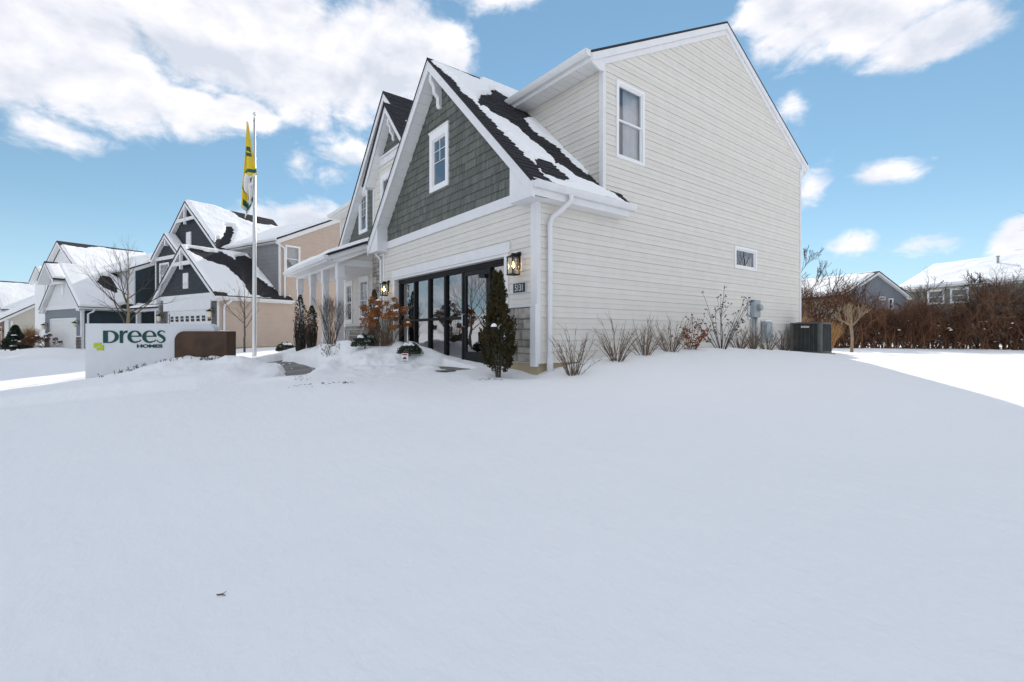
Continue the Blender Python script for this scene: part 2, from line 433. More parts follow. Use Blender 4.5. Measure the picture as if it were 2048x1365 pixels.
MOUNDS = [(-8.3, -1.35, 1.5, .55, .30, 0), (-6.6, -1.25, .9, .5, .30, .1), (-4.4, -.55, .85, .42, .34, 0), (-3.5, -.35, .4, .3, .16, 0), (-5.6, -.3, .7, .4, .22, 0), (-5.4, -1.3, 1.1, .45, .22, 0), (-11.2, -.75, 1.4, .4, .22, 0),
          (-13.5, -1.0, 1.0, .6, .22, 0), (-7.9, -5.0, .9, 1.2, .20, .9), (-9.1, -5.5, 1.0, .8, .16, .9), (-6.9, -3.9, .8, .45, .16, .3), (-5.3, -4.2, .35, .35, .08, 0),
          (.65, 4.4, .4, 3.2, .07, 0), (-1.7, -3.1, 1.3, .7, .07, 0), (-.3, -1.7, .8, .6, -.05, 0), (-28, -6.5, 3, 1, .25, .4), (-33, -10.0, 4, 1.2, .3, .3), (-41, -12.0, 5, 1.3, .3, .3),
          (-18, -6.5, 3.5, 1.0, .14, .2), (-24, -9.2, 5, .8, .16, .25), (-.15, -.25, .3, .25, -.16, 0)]
def hgt(x, y):
    x = np.asarray(x, float); y = np.asarray(y, float)
    z = tps(x, y)
    for (mx, my, sx_, sy_, a, rot) in MOUNDS:
        c, s_ = math.cos(rot), math.sin(rot); u = (x - mx)*c + (y - my)*s_; w = -(x - mx)*s_ + (y - my)*c
        z = z + a*np.exp(-(u/sx_)**2 - (w/sy_)**2)
    rr = np.hypot(x - CAM[0], y - CAM[1])
    z = z + .10*fbm(x*.35, y*.35, 3, 3) + .020*fbm(x*1.7, y*1.7, 7, 3)
    bd = sdist(x, y, BANK) + .55*fbm(x*.8, y*.8, 5, 3)
    bk = np.clip((-bd + .10)/.6, 0, 1); z = z + .13*bk*bk*(3 - 2*bk) - .05*np.exp(-((bd - .25)/.25)**2)
    lumpy = np.exp(-((x + 7)/5.0)**4 - ((y + 1.4)/1.3)**4)
    lumpy = lumpy + .7*np.exp(-((x + 8.2)/2.4)**4 - ((y + 4.6)/2.0)**4)
    z = z + lumpy*(.27*fbm(x*2.4, y*2.4, 17, 3) + .06*fbm(x*8, y*8, 18, 2))
    wd = sdist(x, y, WALK) + .22*fbm(x*2.3, y*2.3, 11, 4)
    k = np.clip((.10 - wd)/.16, 0, 1); k = k*k*(3 - 2*k)
    z = z*(1 - k) + (tps(x, y) - .20)*k + .07*np.exp(-((wd - .3)/.22)**2)
    ad = sdist(x, y, APRON) + .16*fbm(x*3.1, y*3.1, 13, 4)
    k = np.clip((.06 - ad)/.10, 0, 1); k = k*k*(3 - 2*k)
    return z*(1 - k) + (-.235)*k
def gz(x, y): return float(hgt(np.array([x]), np.array([y]))[0])

fwd = 90 + YAW                                    # heading of the view in degrees from +X
ang = np.concatenate([np.linspace(-62, 62, 880), np.linspace(62, 298, 150)[1:-1]]); ang = np.radians(fwd + np.append(ang, 298.0))
rad = np.concatenate([[.02, .5], np.geomspace(1.0, 45, 470), np.geomspace(45, 3000, 60)[1:]])
A, RR = np.meshgrid(ang, rad); GX = CAM[0] + RR*np.cos(A); GY = CAM[1] + RR*np.sin(A)
GX, GY = GX.ravel(), GY.ravel(); GZ = hgt(GX, GY)
inside = (sdist(GX, GY, [(-.25, .25), (-7, .25), (-7, 1.0), (-13, 1.0), (-13, 2), (-16.5, 2), (-16.5, 11.3), (-.25, 11.3)]) < 0)
GZ = np.where(inside, -.7, GZ)                     # under the house floor
ground = npmesh('snow_ground', np.stack([GX, GY, GZ], 1), len(ang), len(rad), 'snow')
tag(ground, 'undisturbed white snow covering the sloping lawn', None, None, 'structure')

def paved(name, poly, dz, label, n=60, zc=None):
    xs = [p[0] for p in poly]; ys = [p[1] for p in poly]
    X, Y = np.meshgrid(np.linspace(min(xs) - .3, max(xs) + .3, n), np.linspace(min(ys) - .3, max(ys) + .3, n)); X, Y = X.ravel(), Y.ravel()
    Z = tps(X, Y) + dz if zc is None else np.full(X.shape, zc)
    return tag(npmesh(name, np.stack([X, Y, Z], 1), n, n, 'paving', keep=(sdist(X, Y, poly) < .32)), label, None, None, 'structure')
paved('walkway', WALK, -.16, 'shovelled grey concrete walk curving to the porch')
paved('driveway_apron', APRON, 0, 'strip of cleared grey concrete at the glass doors', zc=-.185)
# crumbs of snow left on the walk
rng = random.Random(5); mb = MB()
for k in range(46):
    x, y = rng.uniform(-11.5, -3.2), rng.uniform(-3.9, -1.7)
    if sdist(np.array([x]), np.array([y]), WALK)[0] > -.12: continue
    r = rng.uniform(.02, .09); z = float(tps(np.array([x]), np.array([y]))[0]) - .16; c = []
    for j in range(7): c.append((x + r*rng.uniform(1.0, 3.2)*math.cos(j*.9), y + r*rng.uniform(.6, 1)*math.sin(j*.9), z + .003))
    c.append((x, y, z + .02)); mb.add(c, [(j, (j + 1) % 7, 7) for j in range(7)])
tag(mb.build('snow_crumbs', 'snow', smooth=True), 'scraps of trodden snow left on the walk', None, None, 'stuff')
# ------------------------------------------------------------------ roofs, windows and other building blocks
def roof_slope(parent, name, E0, S, T, poly, thick=.13, shingled=False, snow=None, e=.14, step=.06, edge='shingle'):
    """poly in (s along eave, w up the slope); snow = dict(bare=[polys], thick, seed, lim)"""
    E0, S, T = Vector(E0), Vector(S).normalized(), Vector(T).normalized(); N = S.cross(T).normalized()
    if N.z < 0: N = -N
    f = lambda u, w, o: tuple(E0 + S*u + T*w + N*o)
    deck = MB().prism(poly, f, -thick, 0).build(name, edge, parent)
    if shingled:
        mb = MB(); rg = random.Random(len(poly) + int(e*1000)); w = min(q[1] for q in poly); top = max(q[1] for q in poly)
        s0, s1 = min(q[0] for q in poly), max(q[0] for q in poly)
        while w < top - .01:
            s = s0 - rg.uniform(0, .3)
            while s < s1:
                L = rg.choice((.14, .17, .2, .33, .25))
                course(mb, poly, [], w - rg.choice((0, 0, .006, .012)), min(w + e, top), rg.uniform(.010, .024), f, (s, s + L - .004), back=-.005); s += L
            w += e
        tag(mb.build('shingles', 'shingle', deck), kind='stuff')
    if snow is not None:
        s0, s1 = min(q[0] for q in poly), max(q[0] for q in poly); w0, w1 = min(q[1] for q in poly), max(q[1] for q in poly)
        nu, nv = max(8, int((s1 - s0)/step) + 2), max(8, int((w1 - w0)/(step*.8)) + 2)
        U, W = np.meshgrid(np.linspace(s0, s1, nu), np.linspace(w0, w1, nv)); U, W = U.ravel(), W.ravel()
        sd_ = snow.get('seed', 1); amp = snow.get('amp', .10)
        rag = amp*(1.4*fbm(U*1.3, W*1.6, sd_, 3) + 1.0*fbm(U*2.2, W*9.0, sd_ + 9, 3))
        ed = -sdist(U, W, poly) + .03 + snow.get('margin', 0)*0
        if 'margin' in snow: ed = ed - snow['margin']
        ed = np.minimum(ed, ed + rag*snow.get('edge_rag', .3))
        for bp in snow.get('bare', []): ed = np.minimum(ed, sdist(U, W, bp) - snow.get('grow', 0) + rag)
        h = np.clip(ed/.13, 0, 1); h = h*h*(3 - 2*h); th = snow.get('thick', .10)*(1 - snow.get('eave', 0)*(1 - np.clip(W/.9, 0, 1)))
        off = np.where(ed > 0, .012 + h*th*(1 + .55*fbm(U*.9, W*.9, sd_ + 4, 3)), -.02)
        P = np.array(E0)[None] + U[:, None]*np.array(S)[None] + W[:, None]*np.array(T)[None] + off[:, None]*np.array(N)[None]
        npmesh('snow_cover', P, nu, nv, 'snow', deck, keep=(ed > 0))
    return deck
SQ = lambda s0, s1, L: [(s0, 0), (s1, 0), (s1, L), (s0, L)]

def bar(mb, f, u0, u1, z0, z1, o0, o1, mi=0):
    mb.hexa([f(u0, z0, o1), f(u1, z0, o1), f(u1, z0, o0), f(u0, z0, o0), f(u0, z1, o1), f(u1, z1, o1), f(u1, z1, o0), f(u0, z1, o0)], mi)
def ring(mb, f, u0, u1, z0, z1, w, o0, o1, mi=0, wt_=None):
    wt_ = w if wt_ is None else wt_
    bar(mb, f, u0, u0 + w, z0, z1, o0, o1, mi); bar(mb, f, u1 - w, u1, z0, z1, o0, o1, mi)
    bar(mb, f, u0 + w, u1 - w, z1 - wt_, z1, o0, o1 - .001, mi); bar(mb, f, u0 + w, u1 - w, z0, z0 + w, o0, o1 - .001, mi)
def window(parent, f, u0, u1, z0, z1, trim=.085, head=None, grid=None, split=True, curtain=None, sill=False, label=None, deep=.5, glass='glass', room='room'):
    """frame with sashes, panes, glazing bars and a shallow room behind"""
    mb = MB(); ring(mb, f, u0, u1, z0, z1, trim, -.05, .034, wt_=head)
    if sill: bar(mb, f, u0 - .03, u1 + .03, z0 - .04, z0, -.02, .06)
    if head and head > .12: bar(mb, f, u0 - .03, u1 + .03, z1, z1 + .035, -.02, .05)
    w = mb.build('window', 'window_white', parent, bevel=.004)
    if label: w['label'] = label
    a, c, d, e = u0 + trim, u1 - trim, z0 + trim, z1 - (head or trim)
    zm = (d + e)/2
    sashes = [(d, zm + .02, -.035, -.012), (zm - .02, e, -.02, .008)] if split else [(d, e, -.03, .0)]
    for (q0, q1, o0, o1) in sashes:
        sb = MB(); ring(sb, f, a, c, q0, q1, .035, o0 - .02, o1); sb.build('sash', 'window_white', w)
        pb = MB(); bar(pb, f, a + .03, c - .03, q0 + .03, q1 - .03, o0 - .006, o0); pb.build('pane', glass, w)
    if grid:
        nb = MB(); q0, q1 = (zm, e) if split else grid.get('z', (d, e))
        for k in range(1, grid['nu']): u = a + (c - a)*k/grid['nu']; bar(nb, f, u - .007, u + .007, q0 + .03, q1 - .03, -.019, -.008)
        for k in range(1, grid['nz'] + 1 if not split else grid['nz']): z = q1 - (q1 - q0)*k/grid['nz']; bar(nb, f, a + .03, c - .03, z - .007, z + .007, -.0185, -.0085)
        nb.build('glazing_bar', 'window_white', w)
    rb = MB(); p = [f(a, d, -.06), f(c, d, -.06), f(c, e, -.06), f(a, e, -.06), f(a - .3, d - .3, -deep), f(c + .3, d - .3, -deep), f(c + .3, e + .3, -deep), f(a - .3, e + .3, -deep)]
    rb.add(p, [(4, 5, 6, 7), (0, 1, 5, 4), (1, 2, 6, 5), (2, 3, 7, 6), (3, 0, 4, 7)]); rb.build('reveal', room, w)
    if curtain:
        cb = MB(); c0, c1, m_ = curtain; n = 40; vs_ = []
        for k in range(n + 1):
            u = c0 + (c1 - c0)*k/n; o = -.16 + .035*math.sin(k*1.35) + .012*math.sin(k*3.1)
            vs_ += [f(u, d - .1, o), f(u, e + .1, o)]
        cb.add(vs_, [(2*k, 2*k + 2, 2*k + 3, 2*k + 1) for k in range(n)]); cb.build('curtain', m_, w, smooth=True)
    return w
def stones(parent, f, u0, u1, z0, z1, seed, m='stone', rows=(.12, .16, .2, .26), widths=(.14, .2, .28, .36), depth=.05):
    rg = random.Random(seed); mb = MB(); bar(mb, f, u0, u1, z0, z1, -.06, depth*.35)
    back = mb.build('stone_backing', 'mortar', parent); z = z0
    while z < z1 - .05:
        h = min(rg.choice(rows), z1 - z); h = z1 - z if z1 - z - h < .07 else h; u = u0
        while u < u1 - .04:
            w_ = min(rg.choice(widths)*rg.uniform(.85, 1.15), u1 - u); w_ = u1 - u if u1 - u - w_ < .08 else w_
            parts = [(z, z + h)] if (h < .2 or rg.random() < .65) else [(z, z + h*.5), (z + h*.5, z + h)]
            for (a, c) in parts:
                g = .008; i = rg.uniform(.008, .016); d = depth*rg.uniform(.75, 1.2); j = lambda: rg.uniform(-.004, .004)
                B = [(u + g + j(), a + g + j()), (u + w_ - g + j(), a + g + j()), (u + w_ - g + j(), c - g + j()), (u + g + j(), c - g + j())]
                uc, zc = u + w_/2, (a + c)/2; F_ = [(p + (i if p < uc else -i), q + (i if q < zc else -i)) for p, q in B]
                sb = MB(); sb.add([f(p, q, 0) for p, q in B] + [f(p, q, d*.7) for p, q in B] + [f(p, q, d + j()) for p, q in F_],
                       [(0, 1, 5, 4), (1, 2, 6, 5), (2, 3, 7, 6), (3, 0, 4, 7), (4, 5, 9, 8), (5, 6, 10, 9), (6, 7, 11, 10), (7, 4, 8, 11), (8, 9, 10, 11)])
                sb.build('stone', m, back)
            u += w_
        z += h
    return back
def shakes(parent, poly, holes, f, m, seed, e=.187, single=False, wr=(.15, .26)):
    rg = random.Random(seed); z = min(q[1] for q in poly); top = max(q[1] for q in poly); u0 = min(q[0] for q in poly); u1 = max(q[0] for q in poly); one = MB()
    while z < top - .02:
        s = u0 - rg.uniform(0, .2)
        while s < u1:
            L = rg.uniform(*wr); mb = one if single else MB()
            n = course(mb, poly, holes, z - (0 if single else rg.uniform(0, .006)), min(z + e, top), rg.uniform(.018, .028), f, (s + .003, s + L - .003), back=-.01)
            if n and not single: mb.build('shingle', m, parent)
            s += L
        z += e
    if single: return tag(one.build('shingles', m, parent), kind='stuff')
def rake_boards(parent, f, xc, zr, hl, hr, sl, h=.2, o0=0, o1=.03, drop=.03, name='rake_board', m='trim_white'):
    """two sloping boards under the roof edge; f(u,z,o)"""
    for sgn, L in ((-1, hl), (1, hr)):
        if L <= 0: continue
        a, c = (xc, zr - drop), (xc + sgn*L, zr - drop - sl*L)
        poly = [a, c, (c[0], c[1] - h), (a[0], a[1] - h)]
        MB().prism(poly, f, o0, o1).build(name, m, parent)
def soffit_panels(parent, f, xc, zr, L0, L1, sgn, sl, drop, o0, o1, w=.26, m='soffit_white'):
    """panels on the underside of a rake overhang, square to the slope"""
    k = math.hypot(1, sl); t = L0
    while t < L1 - .02:
        e = min(t + w/k, L1); a = (xc + sgn*t, zr - drop - sl*t); c = (xc + sgn*(e - .008), zr - drop - sl*(e - .008))
        MB().prism([a, c, (c[0], c[1] - .02), (a[0], a[1] - .02)], f, o0, o1).build('soffit_panel', m, parent); t = e
def gutter(parent, p0, p1, out, name='gutter', m='trim_white', s=.12):
    """K-style gutter from p0 to p1, out = outward direction (2D)"""
    p0, p1 = Vector(p0), Vector(p1); o = Vector((out[0], out[1], 0))
    prof = [(0, 0), (0, s), (.012, s), (.012, .012), (s*.62, .012), (s*.88, s*.45), (s*.88, s*.8), (s, s*.86), (s, s), (s + .012, s), (s + .012, s*.8), (s*.95, s*.4), (s*.66, 0)]
    mb = MB(); a = [tuple(p0 + o*u + Vector((0, 0, z))) for u, z in prof]; c = [tuple(p1 + o*u + Vector((0, 0, z))) for u, z in prof]; n = len(prof)
    mb.add(a + c, [(i, (i + 1) % n, n + (i + 1) % n, n + i) for i in range(n)])
    for q in (p0, p1):                      # end caps
        mb.add([tuple(q + o*u + Vector((0, 0, z))) for u, z in ((0, 0), (s*.66, 0), (s*.95, s*.4), (s + .01, s), (0, s))], [(0, 1, 2, 3, 4)])
    return mb.build(name, m, parent)
def downspout(parent, pts, w=.07, name='downspout', m='trim_white'):
    return MB().tube(pts, w*.62, 8).build(name, m, parent, smooth=False)
# ------------------------------------------------------------------ the model house
H = thing('house', 'cream two storey house with green shake gables and black glass doors', 'house')
def wall_panel(parent, poly, holes, f, m='siding_cream', front=-.013, back=-.10):
    mb = MB(); course(mb, poly, holes, min(q[1] for q in poly), max(q[1] for q in poly), front, f, back=back, taper=False)
    return mb.build('wall', m, parent)
inset = lambda h: (h[0] + .03, h[1] - .03, h[2] + .03, h[3] - .03)
# long side wall
W1, W2 = (2.20, 3.16, 4.32, 5.98), (7.18, 8.45, 2.38, 3.01)
side = [(0, 0), (11.54, 0), (11.54, 6.3), (6.67, 8.80), (1.8, 6.3), (1.8, 3.25), (0, 3.25)]
w = wall_panel(H, side, [inset(W1), inset(W2)], FX(0))
lap_siding(w, side, [inset(W1), inset(W2)], FX(0), 'siding_cream')
window(H, FX(0), *W1, trim=.07, curtain=(2.62, 3.2, 'curtain'), label='tall sash window of the upper floor with a grey curtain')
window(H, FX(0), *W2, trim=.075, split=False, label='small wide fixed window high on the ground floor', glass='glass_dark', room='dark_room')
# foundation, hidden walls and floors
for a in ((-7.1, -6.42, .03, 1.9), (-.84, -.03, .03, 1.9), (-13.1, -7.1, .85, 1.9), (-16.6, -.03, 5.3, 11.5), (-16.6, -6.7, 1.9, 5.3)):
    box('foundation', 'concrete', H, *a, -.9, -.002)
box('foundation', 'concrete', H, -.4, -.03, 1.9, 5.3, -.9, -.002); box('foundation', 'concrete', H, -6.42, -.84, .28, 1.9, -.9, -.21)
box('wall', 'siding_cream', H, -16.67, -16.57, 1.8, 11.54, 0, 6.3)
box('wall', 'siding_cream', H, -16.57, -.1, 11.44, 11.54, 0, 6.3)
box('floor', 'room_floor', H, -16.5, -.11, 1.95, 11.4, 2.85, 3.0)
# garage front
OP = (-6.3, -1.0, -.4, 2.11)
front = [(-7.15, 0), (0, 0), (0, 3.1), (-7.15, 3.1)]
w = wall_panel(H, front, [OP], FY(0))
for q in ([(-7.15, 1.12), (-6.38, 1.12), (-6.38, 2.2), (-7.15, 2.2)], [(-.90, 1.12), (-.10, 1.12), (-.10, 2.2), (-.90, 2.2)], [(-7.15, 2.2), (-.10, 2.2), (-.10, 3.09), (-7.15, 3.09)]):
    lap_siding(w, q, [], FY(0), 'siding_cream')
stones(H, FY(-.006), -.80, -.10, .02, 1.06, 4); stones(H, FY(-.006), -7.1, -6.47, .02, 1.06, 9)
for a, c in ((-.82, -.06), (-7.12, -6.46)): box('stone_cap', 'trim_white', H, a, c, -.085, .0, 1.062, 1.115, .004)
box('corner_board', 'trim_white', H, -.17, .022, -.03, .0, 1.12, 3.03, .004); box('corner_board', 'trim_white', H, .001, .024, .001, .05, 0, 3.02)
box('corner_board', 'trim_white', H, -.13, .03, -.075, -.001, -.05, 1.118, .004)
box('corner_board', 'trim_white', H, -7.17, -7.05, -.03, .0, 0, 3.03, .004)
box('frieze_board', 'trim_white', H, -7.17, .02, -.036, .0, 3.075, 3.295, .004)
# opening trim and jambs
box('door_head_trim', 'trim_white', H, -6.46, -.80, -.048, .0, 2.17, 2.385, .005)
box('door_head_trim', 'trim_white', H, -6.40, -.86, -.030, .16, 2.111, 2.169, .003)
for a, c in ((-6.40, -6.301), (-.999, -.86)): box('door_casing', 'trim_white', H, a, c, -.032, .20, -.05, 2.110, .003)
# glass storefront
SF = MB(); fy = FY(.12)
bar(SF, fy, -6.30, -1.0, 2.03, 2.11, -.10, .02); bar(SF, fy, -6.30, -1.0, 1.985, 2.031, -.09, .0)
MULL = [(-6.30, -6.20), (-5.34, -5.26), (-4.51, -4.43), (-3.67, -3.59), (-2.84, -2.765), (-1.755, -1.68), (-1.08, -1.0)]
for a, c in MULL: bar(SF, fy, a, c, -.14, 1.986, -.085, .012)
BAYS = [(-6.20, -5.34), (-5.26, -4.51), (-4.43, -3.67), (-3.59, -2.84), (-1.68, -1.08)]
for a, c in BAYS:
    bar(SF, fy, a, c, -.14, -.03, -.08, .008); bar(SF, fy, a, c, .895, .96, -.08, .008)
sf = SF.build('storefront', 'black_metal', H, bevel=.004)
for a, c in BAYS:
    for z0, z1 in ((-.03, .895), (.96, 1.985)):
        mb = MB(); bar(mb, fy, a, c, z0, z1, -.056, -.048); mb.build('pane', 'store_glass', sf)
DB = MB(); fd = FY(.125); ring(DB, fd, -2.76, -1.76, -.12, 1.98, .09, -.06, .0); bar(DB, fd, -2.67, -1.85, -.03, .15, -.058, -.001)
door = DB.build('door', 'black_metal', H, bevel=.003)
mb = MB(); bar(mb, fd, -2.67, -1.85, .15, 1.89, -.035, -.027); mb.build('pane', 'store_glass', door)
mb = MB(); mb.tube([(-2.71, .12, .72), (-2.71, .045, .74), (-2.71, .045, 1.0), (-2.71, .12, 1.02)], .013, 8); mb.build('handle', 'alu', door, smooth=True)
box('door_closer', 'black_metal', door, -2.0, -1.78, .03, .12, 1.78, 1.86); box('lock_tag', 'paint_white', door, -1.84, -1.79, .118, .124, .06, .085)
box('threshold', 'paving', H, -6.3, -1.0, -.10, .27, -.5, -.142)
rm = MB(); rm.box(-6.6, -.5, .28, 5.2, -.2, -.12); rm.build('floor', 'room_floor', H)
rm = MB(); x0, x1, y0, y1, z0, z1 = -6.6, -.5, .24, 5.2, -.12, 2.6
rm.add([(x0, y0, z0), (x1, y0, z0), (x1, y1, z0), (x0, y1, z0), (x0, y0, z1), (x1, y0, z1), (x1, y1, z1), (x0, y1, z1)], [(4, 5, 6, 7), (1, 2, 6, 5), (2, 3, 7, 6), (3, 0, 4, 7)])
rm.build('room_lining', 'shop_wall', H)
# garage gable
XC, ZR = -3.62, 7.2
GW = (-4.12, -3.20, 4.10, 5.58)
tri = [(-7.20, 3.30), (-.04, 3.30), (XC, 6.88)]
gw = wall_panel(H, tri, [inset(GW)], FY(0), 'shake_green'); gw.name = 'gable_wall'
shakes(gw, tri, [inset(GW)], FY(0), 'shake_green', 3)
window(H, FY(-.02), *GW, trim=.125, head=.20, split=False, grid={'nu': 2, 'nz': 2, 'z': (4.80, 5.37)}, label='attic window with glazing bars in the green gable', glass='glass_dark', room='dark_room')
rake_boards(H, FY(-.33), XC, ZR, 3.93, 3.93, 1.0, h=.28, drop=.035)
rake_boards(H, FY(-.361), XC, ZR, 3.95, 3.95, 1.0, h=.09, drop=.03, o1=.012, name='rake_trim')
for s_, t1 in ((-1, 3.55), (1, 3.2)): soffit_panels(H, FY(0), XC, ZR, .02, t1, s_, 1.0, .27, .0, .33)
MB().prism([(0, 6.72), (-.30, 6.86), (-.30, 6.66), (-.22, 6.56), (-.20, 6.40), (-.10, 6.30), (-.10, 6.12), (-.06, 6.06), (0, 6.06)], lambda u, z, d: (XC + d, u, z), -.065, .065).build('gable_bracket', 'trim_white', H, bevel=.006)
for s_ in (1, -1):       # boxed eave returns
    MB().prism([(XC + s_*3.92, 3.0), (XC + s_*3.92, 3.01), (XC + s_*3.20, 3.73), (XC + s_*3.20, 3.0)], FY(0), .0, .328).build('eave_return', 'trim_white', H)
BARE = [[(-.45, .35), (-.30, .9), (-.27, 2.2), (-.2, 3.2), (-.12, 4.1), (-.02, 5.0), (.0, 5.45), (-.5, 5.5)],
        [(.23, 1.86), (.75, 1.33), (1.29, .67), (1.39, 1.01), (1.45, 1.32), (1.96, 1.5), (1.85, 1.73), (1.2, 2.14), (1.11, 2.94), (1.4, 3.37), (1.36, 3.6), (.8, 3.87), (.7, 3.4), (.59, 3.04), (.44, 2.87), (.19, 2.72), (.11, 2.32)],
        [(.87, 3.93), (1.3, 3.76), (1.39, 4.22), (1.57, 4.7), (2.01, 4.74), (2.42, 5.15), (2.22, 5.26), (1.57, 4.98), (1.1, 4.80), (.89, 4.44)],
        [(1.75, 4.72), (2.45, 4.72), (2.45, 5.52), (2.2, 5.45)], [(.21, 4.66), (.55, 4.66), (.66, 5.04), (.25, 5.25), (.03, 5.18)], [(-.5, .16), (.23, .26), (.95, .16), (1.02, -.2), (-.4, -.2)]]
LG = 5.544
gpoly = [(-.38, 0), (2.30, 0), (2.30, .38), (1.79, .42), (1.79, 4.24), (1.40, 4.28), (3.18, LG), (-.38, LG)]
roof_slope(H, 'roof', (.30, 0, 3.28), (0, 1, 0), (-1, 0, 1), gpoly, thick=.05, shingled=True, step=.035,
           snow=dict(bare=[[(y + .05, LG - t) for y, t in q] for q in BARE], thick=.075, seed=21, amp=.19, grow=.085, eave=.65))
roof_slope(H, 'roof', (XC*2 - .30, 0, 3.28), (0, 1, 0), (1, 0, 1), [(-.38, 0), (1.7, 0), (3.18, LG), (-.38, LG)], thick=.05, snow=dict(thick=.09, seed=4, margin=.25))
box('fascia', 'trim_white', H, .27, .298, -.328, 2.28, 3.0, 3.22); box('soffit', 'soffit_white', H, .016, .27, -.0, 2.28, 3.0, 3.02)
MB().prism([(.0, 3.02), (.27, 3.02), (.27, 3.23), (.02, 3.45)], lambda u, z, d: (u, d, z), 2.25, 2.279).build('eave_return', 'trim_white', H)
gutter(H, (.30, -.36, 3.125), (.30, 2.38, 3.125), (1, 0))
downspout(H, [(.37, .50, 3.13), (.37, .50, 3.02), (.22, .40, 2.86), (.085, .30, 2.74), (.08, .24, 2.62), (.08, .24, .12)], .075)
MB().lathe([(.062, -.25), (.062, .05), (.05, .12), (.05, .16)], (.08, .24, 0), 12).build('drain_boot', 'trim_white', H, smooth=True)
downspout(H, [(-7.42, -.2, 3.1), (-7.35, -.12, 2.95), (-7.22, -.06, 2.8), (-7.21, -.06, .1)], .06)
# main body, front above the garage
tri = [(0, 3.55), (0, 6.08), (-2.62, 6.08)]
w = wall_panel(H, tri, [], FY(1.8)); lap_siding(w, tri, [], FY(1.8), 'siding_cream', zbase=3.51)
box('corner_board', 'trim_white', H, -.085, .03, 1.765, 1.80, 3.58, 6.08, .004); box('corner_board', 'trim_white', H, .001, .028, 1.801, 1.86, 3.30, 6.10, .003)
left = [(-16.67, 0), (-12.6, 0), (-12.6, 6.08), (-16.67, 6.08)]
w = wall_panel(H, left, [], FY(1.8)); lap_siding(w, left, [], FY(1.8), 'siding_cream', single=True)
box('corner_board', 'trim_white', H, -16.70, -16.58, 1.765, 1.80, 0, 6.08)
mid = [(-12.6, 2.9), (-2.7, 2.9), (-2.7, 6.08), (-12.6, 6.08)]; wall_panel(H, mid, [], FY(1.82))
SL = .51; LM = 5.29*math.hypot(1, SL)
roof_slope(H, 'roof', (-16.95, 1.38, 6.28), (1, 0, 0), (0, 1, SL), SQ(0, 17.03, LM), thick=.05, snow=dict(thick=.10, seed=7, margin=.4), step=.15)
roof_slope(H, 'roof', (.08, 11.96, 6.28), (-1, 0, 0), (0, -1, SL), SQ(0, 17.03, LM), thick=.05)
# ragged shingle edge along the rake
rake_boards(H, FX(.0), 6.67, 8.98, 5.27, 5.27, SL, h=.19, drop=.022, o1=.078)
rake_boards(H, FX(.0), 6.67, 8.98 - .16, 4.95, 4.95, SL, h=.13, drop=.055, o1=.036, name='rake_trim')
MB().prism([(1.37, 6.24), (1.37, 6.08), (1.62, 5.98), (1.80, 5.98), (1.80, 6.42)], FX(0), .001, .052).build('eave_return', 'trim_white', H)
MB().prism([(11.96, 6.24), (11.96, 6.08), (11.72, 5.98), (11.54, 5.98), (11.54, 6.42)], FX(0), -.2, .052).build('eave_return', 'trim_white', H)
box('fascia', 'trim_white', H, -16.95, .0, 1.365, 1.39, 6.06, 6.24)
x = 0.0
while x > -3.4: box('soffit_panel', 'soffit_white', H, x - .192, x, 1.39, 1.785, 6.06, 6.075); x -= .2
box('soffit', 'soffit_white', H, -16.9, x, 1.39, 1.785, 6.06, 6.075)
gutter(H, (-16.97, 1.364, 6.145), (.055, 1.364, 6.145), (0, -1), s=.13)
gutter(H, (-16.97, 11.97, 6.12), (.06, 11.97, 6.12), (0, 1), s=.13)
downspout(H, [(-.05, 12.04, 6.12), (-.05, 12.02, 5.98), (-.05, 11.68, 5.80), (-.05, 11.60, 5.68), (-.05, 11.60, 0)], .075)
box('corner_board', 'trim_white', H, .0, .026, 11.47, 11.56, 0, 6.02)
# two storey bay beside the garage
BX0, BX1, BY, BXC, BZR, BS = -8.70, -5.45, .30, -7.06, 7.55, 1.147
bw = (-8.05, -7.25, 4.05, 5.62)
bp = [(BX0, 3.0), (BX1, 3.0), (BX1, 5.94), (BX0, 5.94)]
w = wall_panel(H, bp, [inset(bw)], FY(BY)); lap_siding(w, bp, [inset(bw)], FY(BY), 'siding_cream', zbase=3.0)
window(H, FY(BY), *bw, trim=.09, head=.15)
box('frieze_board', 'trim_white', H, BX0 - .02, BX1, BY - .04, BY, 5.94, 6.14, .004); box('frieze_board', 'trim_white', H, BX0 - .06, BX1, BY - .10, BY - .001, 6.14, 6.19, .004)
zt = lambda dz: BZR - .30 - BS*dz
tri = [(BXC - (zt(0) - 6.19)/BS, 6.19), (BXC + (zt(0) - 6.19)/BS, 6.19), (BXC, zt(0))]
gw = wall_panel(H, tri, [], FY(BY), 'shake_green'); gw.name = 'gable_wall'; shakes(gw, tri, [], FY(BY), 'shake_green', 6, single=True)
box('corner_board', 'trim_white', H, BX0 - .02, BX0 + .07, BY - .03, BY - .001, 3.2, 5.94, .004)
box('wall', 'siding_cream', H, BX0, BX0 + .08, BY + .11, .79, 0, 5.9)
LB = 1.83*math.hypot(1, BS); ze = BZR - 1.83*BS
for s_ in (-1, 1):
    roof_slope(H, 'roof', (BXC + s_*1.83, 0, ze), (0, s_, 0), (-s_, 0, BS), [(-.04, 0), (3.8, 0), (3.8, LB), (-.04, LB)] if s_ > 0 else [(-3.8, 0), (.04, 0), (.04, LB), (-3.8, LB)], thick=.05, shingled=True,
               snow=dict(thick=.07, seed=31, bare=[[(-.2, -.2), (.55, -.2), (.45, 1.2), (.35, 2.0), (2.2, 2.35), (2.2, 3), (-.2, 3)]] if s_ > 0 else [[(-1.3, -.2), (.2, -.2), (.2, 3), (-1.3, 3)]]))
